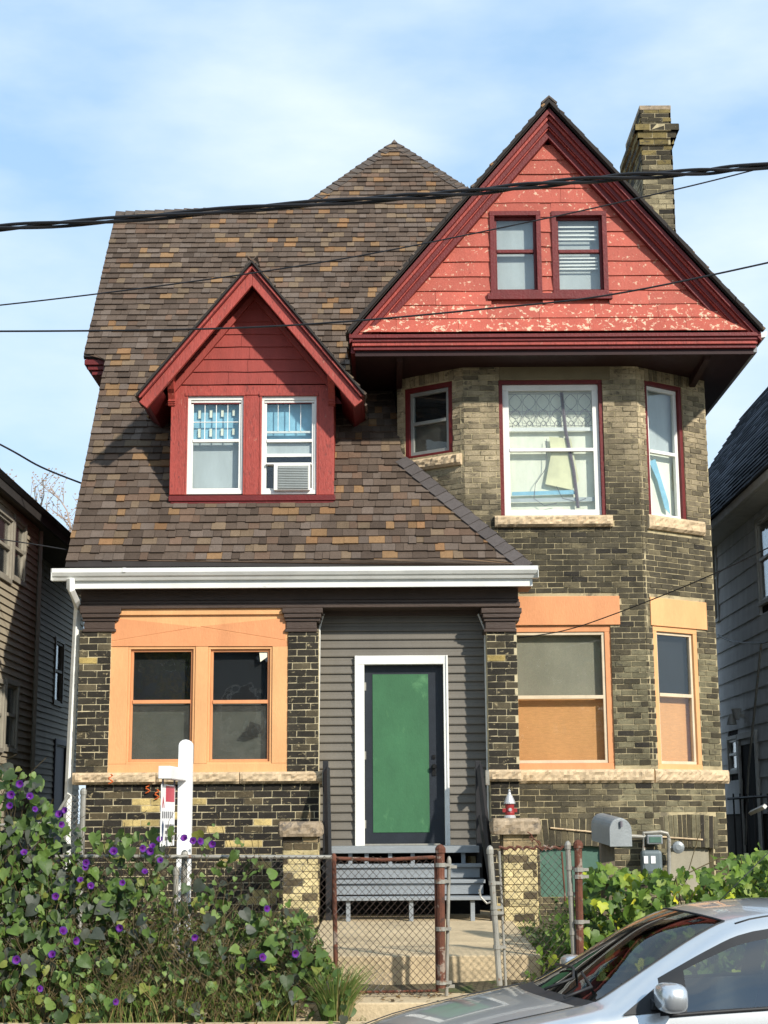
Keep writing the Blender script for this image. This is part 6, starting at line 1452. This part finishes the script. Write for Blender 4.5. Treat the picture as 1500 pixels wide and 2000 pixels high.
# wipers, lights, wheels, handles
for pts in (((.93, .62, .985), (1.10, .60, 1.045), (1.16, .80, 1.085), (1.15, 1.15, 1.075)), ((.95, .28, .975), (1.13, .35, 1.02), (1.15, .60, 1.075))): ctube('wiper', pts, .009, blk)
ctube('aerial', [(2.1, .84, 1.45), (2.45, .84, 1.75)], .003, blk)
lens = material('headlight_lens', (.7, .72, .74), rough=.08, bump=0, coat=1); redl = material('tail_light_lens', (.4, .02, .02), rough=.15, bump=0)
for t_ in (.24, 1.44):
    m = MB(); m.lathe(car(-.12, t_, .60), [(.02, -.05), (.09, -.02), (.10, .05), (.02, .1)], 14, axis='X'); m.build('headlight', lens, CAR, smooth=True)
    m = MB(); m.lathe(car(3.84, t_, .80), [(.02, -.08), (.09, -.04), (.09, .03), (.02, .08)], 12, axis='X'); m.build('tail_light', redl, CAR, smooth=True)
m = MB(); m.hexa([car(-.33, .34, .30), car(-.25, .34, .30), car(-.25, 1.34, .30), car(-.33, 1.34, .30), car(-.325, .38, .46), car(-.25, .38, .46), car(-.25, 1.30, .46), car(-.325, 1.30, .46)]); m.build('grille', blk, CAR, bevel=.01)
for s_ in (.62, 3.12):
    for t_ in (.0, 1.50):
        W_ = MB(); c_ = car(s_, t_, .29); tv = V((-cs_, cc_, 0))
        prof = [(.19, 0), (.27, .0), (.29, .03), (.29, .15), (.27, .18), (.19, .18)]; n_ = 24
        def lath(mm, prof):
            k0 = len(mm.v)
            for (r_, h_) in prof:
                for j in range(n_): a = 2*math.pi*j/n_; mm.v.append(tuple(c_+tv*h_+V((cc_, cs_, 0))*(r_*math.cos(a))+V((0, 0, r_*math.sin(a)))))
            for i in range(len(prof)-1):
                for j in range(n_): j2 = (j+1) % n_; mm.f.append((k0+i*n_+j, k0+i*n_+j2, k0+(i+1)*n_+j2, k0+(i+1)*n_+j)); mm.c.append(None); mm.mi.append(0)
        lath(W_, prof+[prof[0]]); WH = W_.build('wheel', blk, CAR, smooth=False)
        R_ = MB(); lath(R_, [(.001, .03), (.06, .02), (.17, .035), (.19, .02), (.19, .16), (.001, .16)]); R_.build('rim', silv, WH)
for t_, sg in ((-.03, 1), (1.71, -1)): ctube('door_handle', [(2.02, t_+sg*.01, .84), (2.10, t_-sg*.012, .845), (2.18, t_+sg*.01, .845)], .013, paint)
# door seams
ctube('door_seam', [(1.32, -.008, .86), (1.30, -.022, .7), (1.30, -.012, .35)], .004, blk); ctube('door_seam', [(2.42, -.010, .93), (2.42, -.03, .7), (2.40, -.015, .35)], .004, blk)

# ------------------------------------------------------------------ across the street, behind the camera: reflected in the panes and the car
FG = MB(); FG.poly([(-400, -60, -.62), (400, -60, -.62), (400, -1.2, -.62), (-400, -1.2, -.62)]); tag(FG.build('far_pavement', M['concrete'], fixn=False), kind='structure')
oc = [((.30, .27, .22), 'beige'), ((.10, .13, .15), 'slate blue'), ((.22, .10, .08), 'brick red'), ((.33, .33, .31), 'pale grey')]
for k, (c, nm) in enumerate(oc):
    x = -19+k*12.5; O5 = empty('opposite_house', (x, -16, -.6), '%s gabled house standing across the street, seen only in reflections' % nm, 'house')
    mt = material('opposite_wall', c, rough=.8, var=.1, scale=1); m = MB(); m.extr([(x-4, -24, -.6), (x+4, -24, -.6), (x+4, -24, 5), (x, -24, 8.6), (x-4, -24, 5)], (0, 8, 0)); m.build('wall', mt, O5)
    m = MB()
    for s__ in (-1, 1): m.extr([(x, -24.4, 8.75), (x+s__*4.5, -24.4, 4.7), (x+s__*4.5, -24.4, 4.55), (x, -24.4, 8.55)], (0, 8.8, 0)); 
    m.build('roof', M['deck'], O5)
    for (wx, wz) in ((-2.2, 1), (1.8, 1), (-2.2, 3.6), (1.8, 3.6), (0, 5.8)):
        m = MB(); m.box(x+wx-.6, x+wx+.6, -16.02, -15.95, wz-.1, wz+1.5); w = m.build('window', M['white'], O5); m = MB(); m.box(x+wx-.5, x+wx+.5, -15.95, -15.93, wz, wz+1.4); m.build('pane', M['dark'], w)
for k, (x, y, h) in enumerate(((-7.5, -9, 9), (5.5, -10, 10.5), (14, -12, 9.5))):
    T_ = empty('street_tree', (x, y, -.6), 'leafy street tree across the road, %s of three, seen only in reflections' % ('leftmost', 'middle', 'rightmost')[k], 'tree'); m = MB(); m.tube([(x, y, -.7), (x+.1, y, 1.5), (x-.1, y, 3.5), (x+.1, y, h*.7)], [.26, .2, .17, .08], 8)
    for j in range(7): a = j*.9; m.tube([(x, y, 2.6+j*.45), (x+1.1*math.cos(a), y+1.1*math.sin(a), 3.7+j*.5), (x+1.9*math.cos(a), y+1.9*math.sin(a), 4.6+j*.55)], [.09, .06, .02], 5)
    m.build('trunk', M['stem'], T_); m = MB()
    for j in range(2600):
        a, b, r_ = rv.random()*6.283, math.acos(rv.uniform(-1, 1)), rv.random()**.5; c = V((x+2.4*r_*math.sin(b)*math.cos(a), y+2.4*r_*math.sin(b)*math.sin(a), h*.62+h*.36*r_*math.cos(b)))
        if math.sin(c.x*2.3+c.z*1.9)+math.cos(c.z*2.7+c.y) < -.5: continue
        u = V((rv.gauss(0, 1), rv.gauss(0, 1), rv.gauss(0, 1))).normalized()*.13; w_ = V((rv.gauss(0, 1), rv.gauss(0, 1), rv.gauss(0, 1))).normalized()*.11; m.poly([c-u, c-w_, c+u, c+w_], rv.choice([G(110, 120, 50), G(150, 130, 60), G(80, 100, 45)]))
    tag(m.build('crown', M['leaf'], T_, fixn=False), kind='stuff')
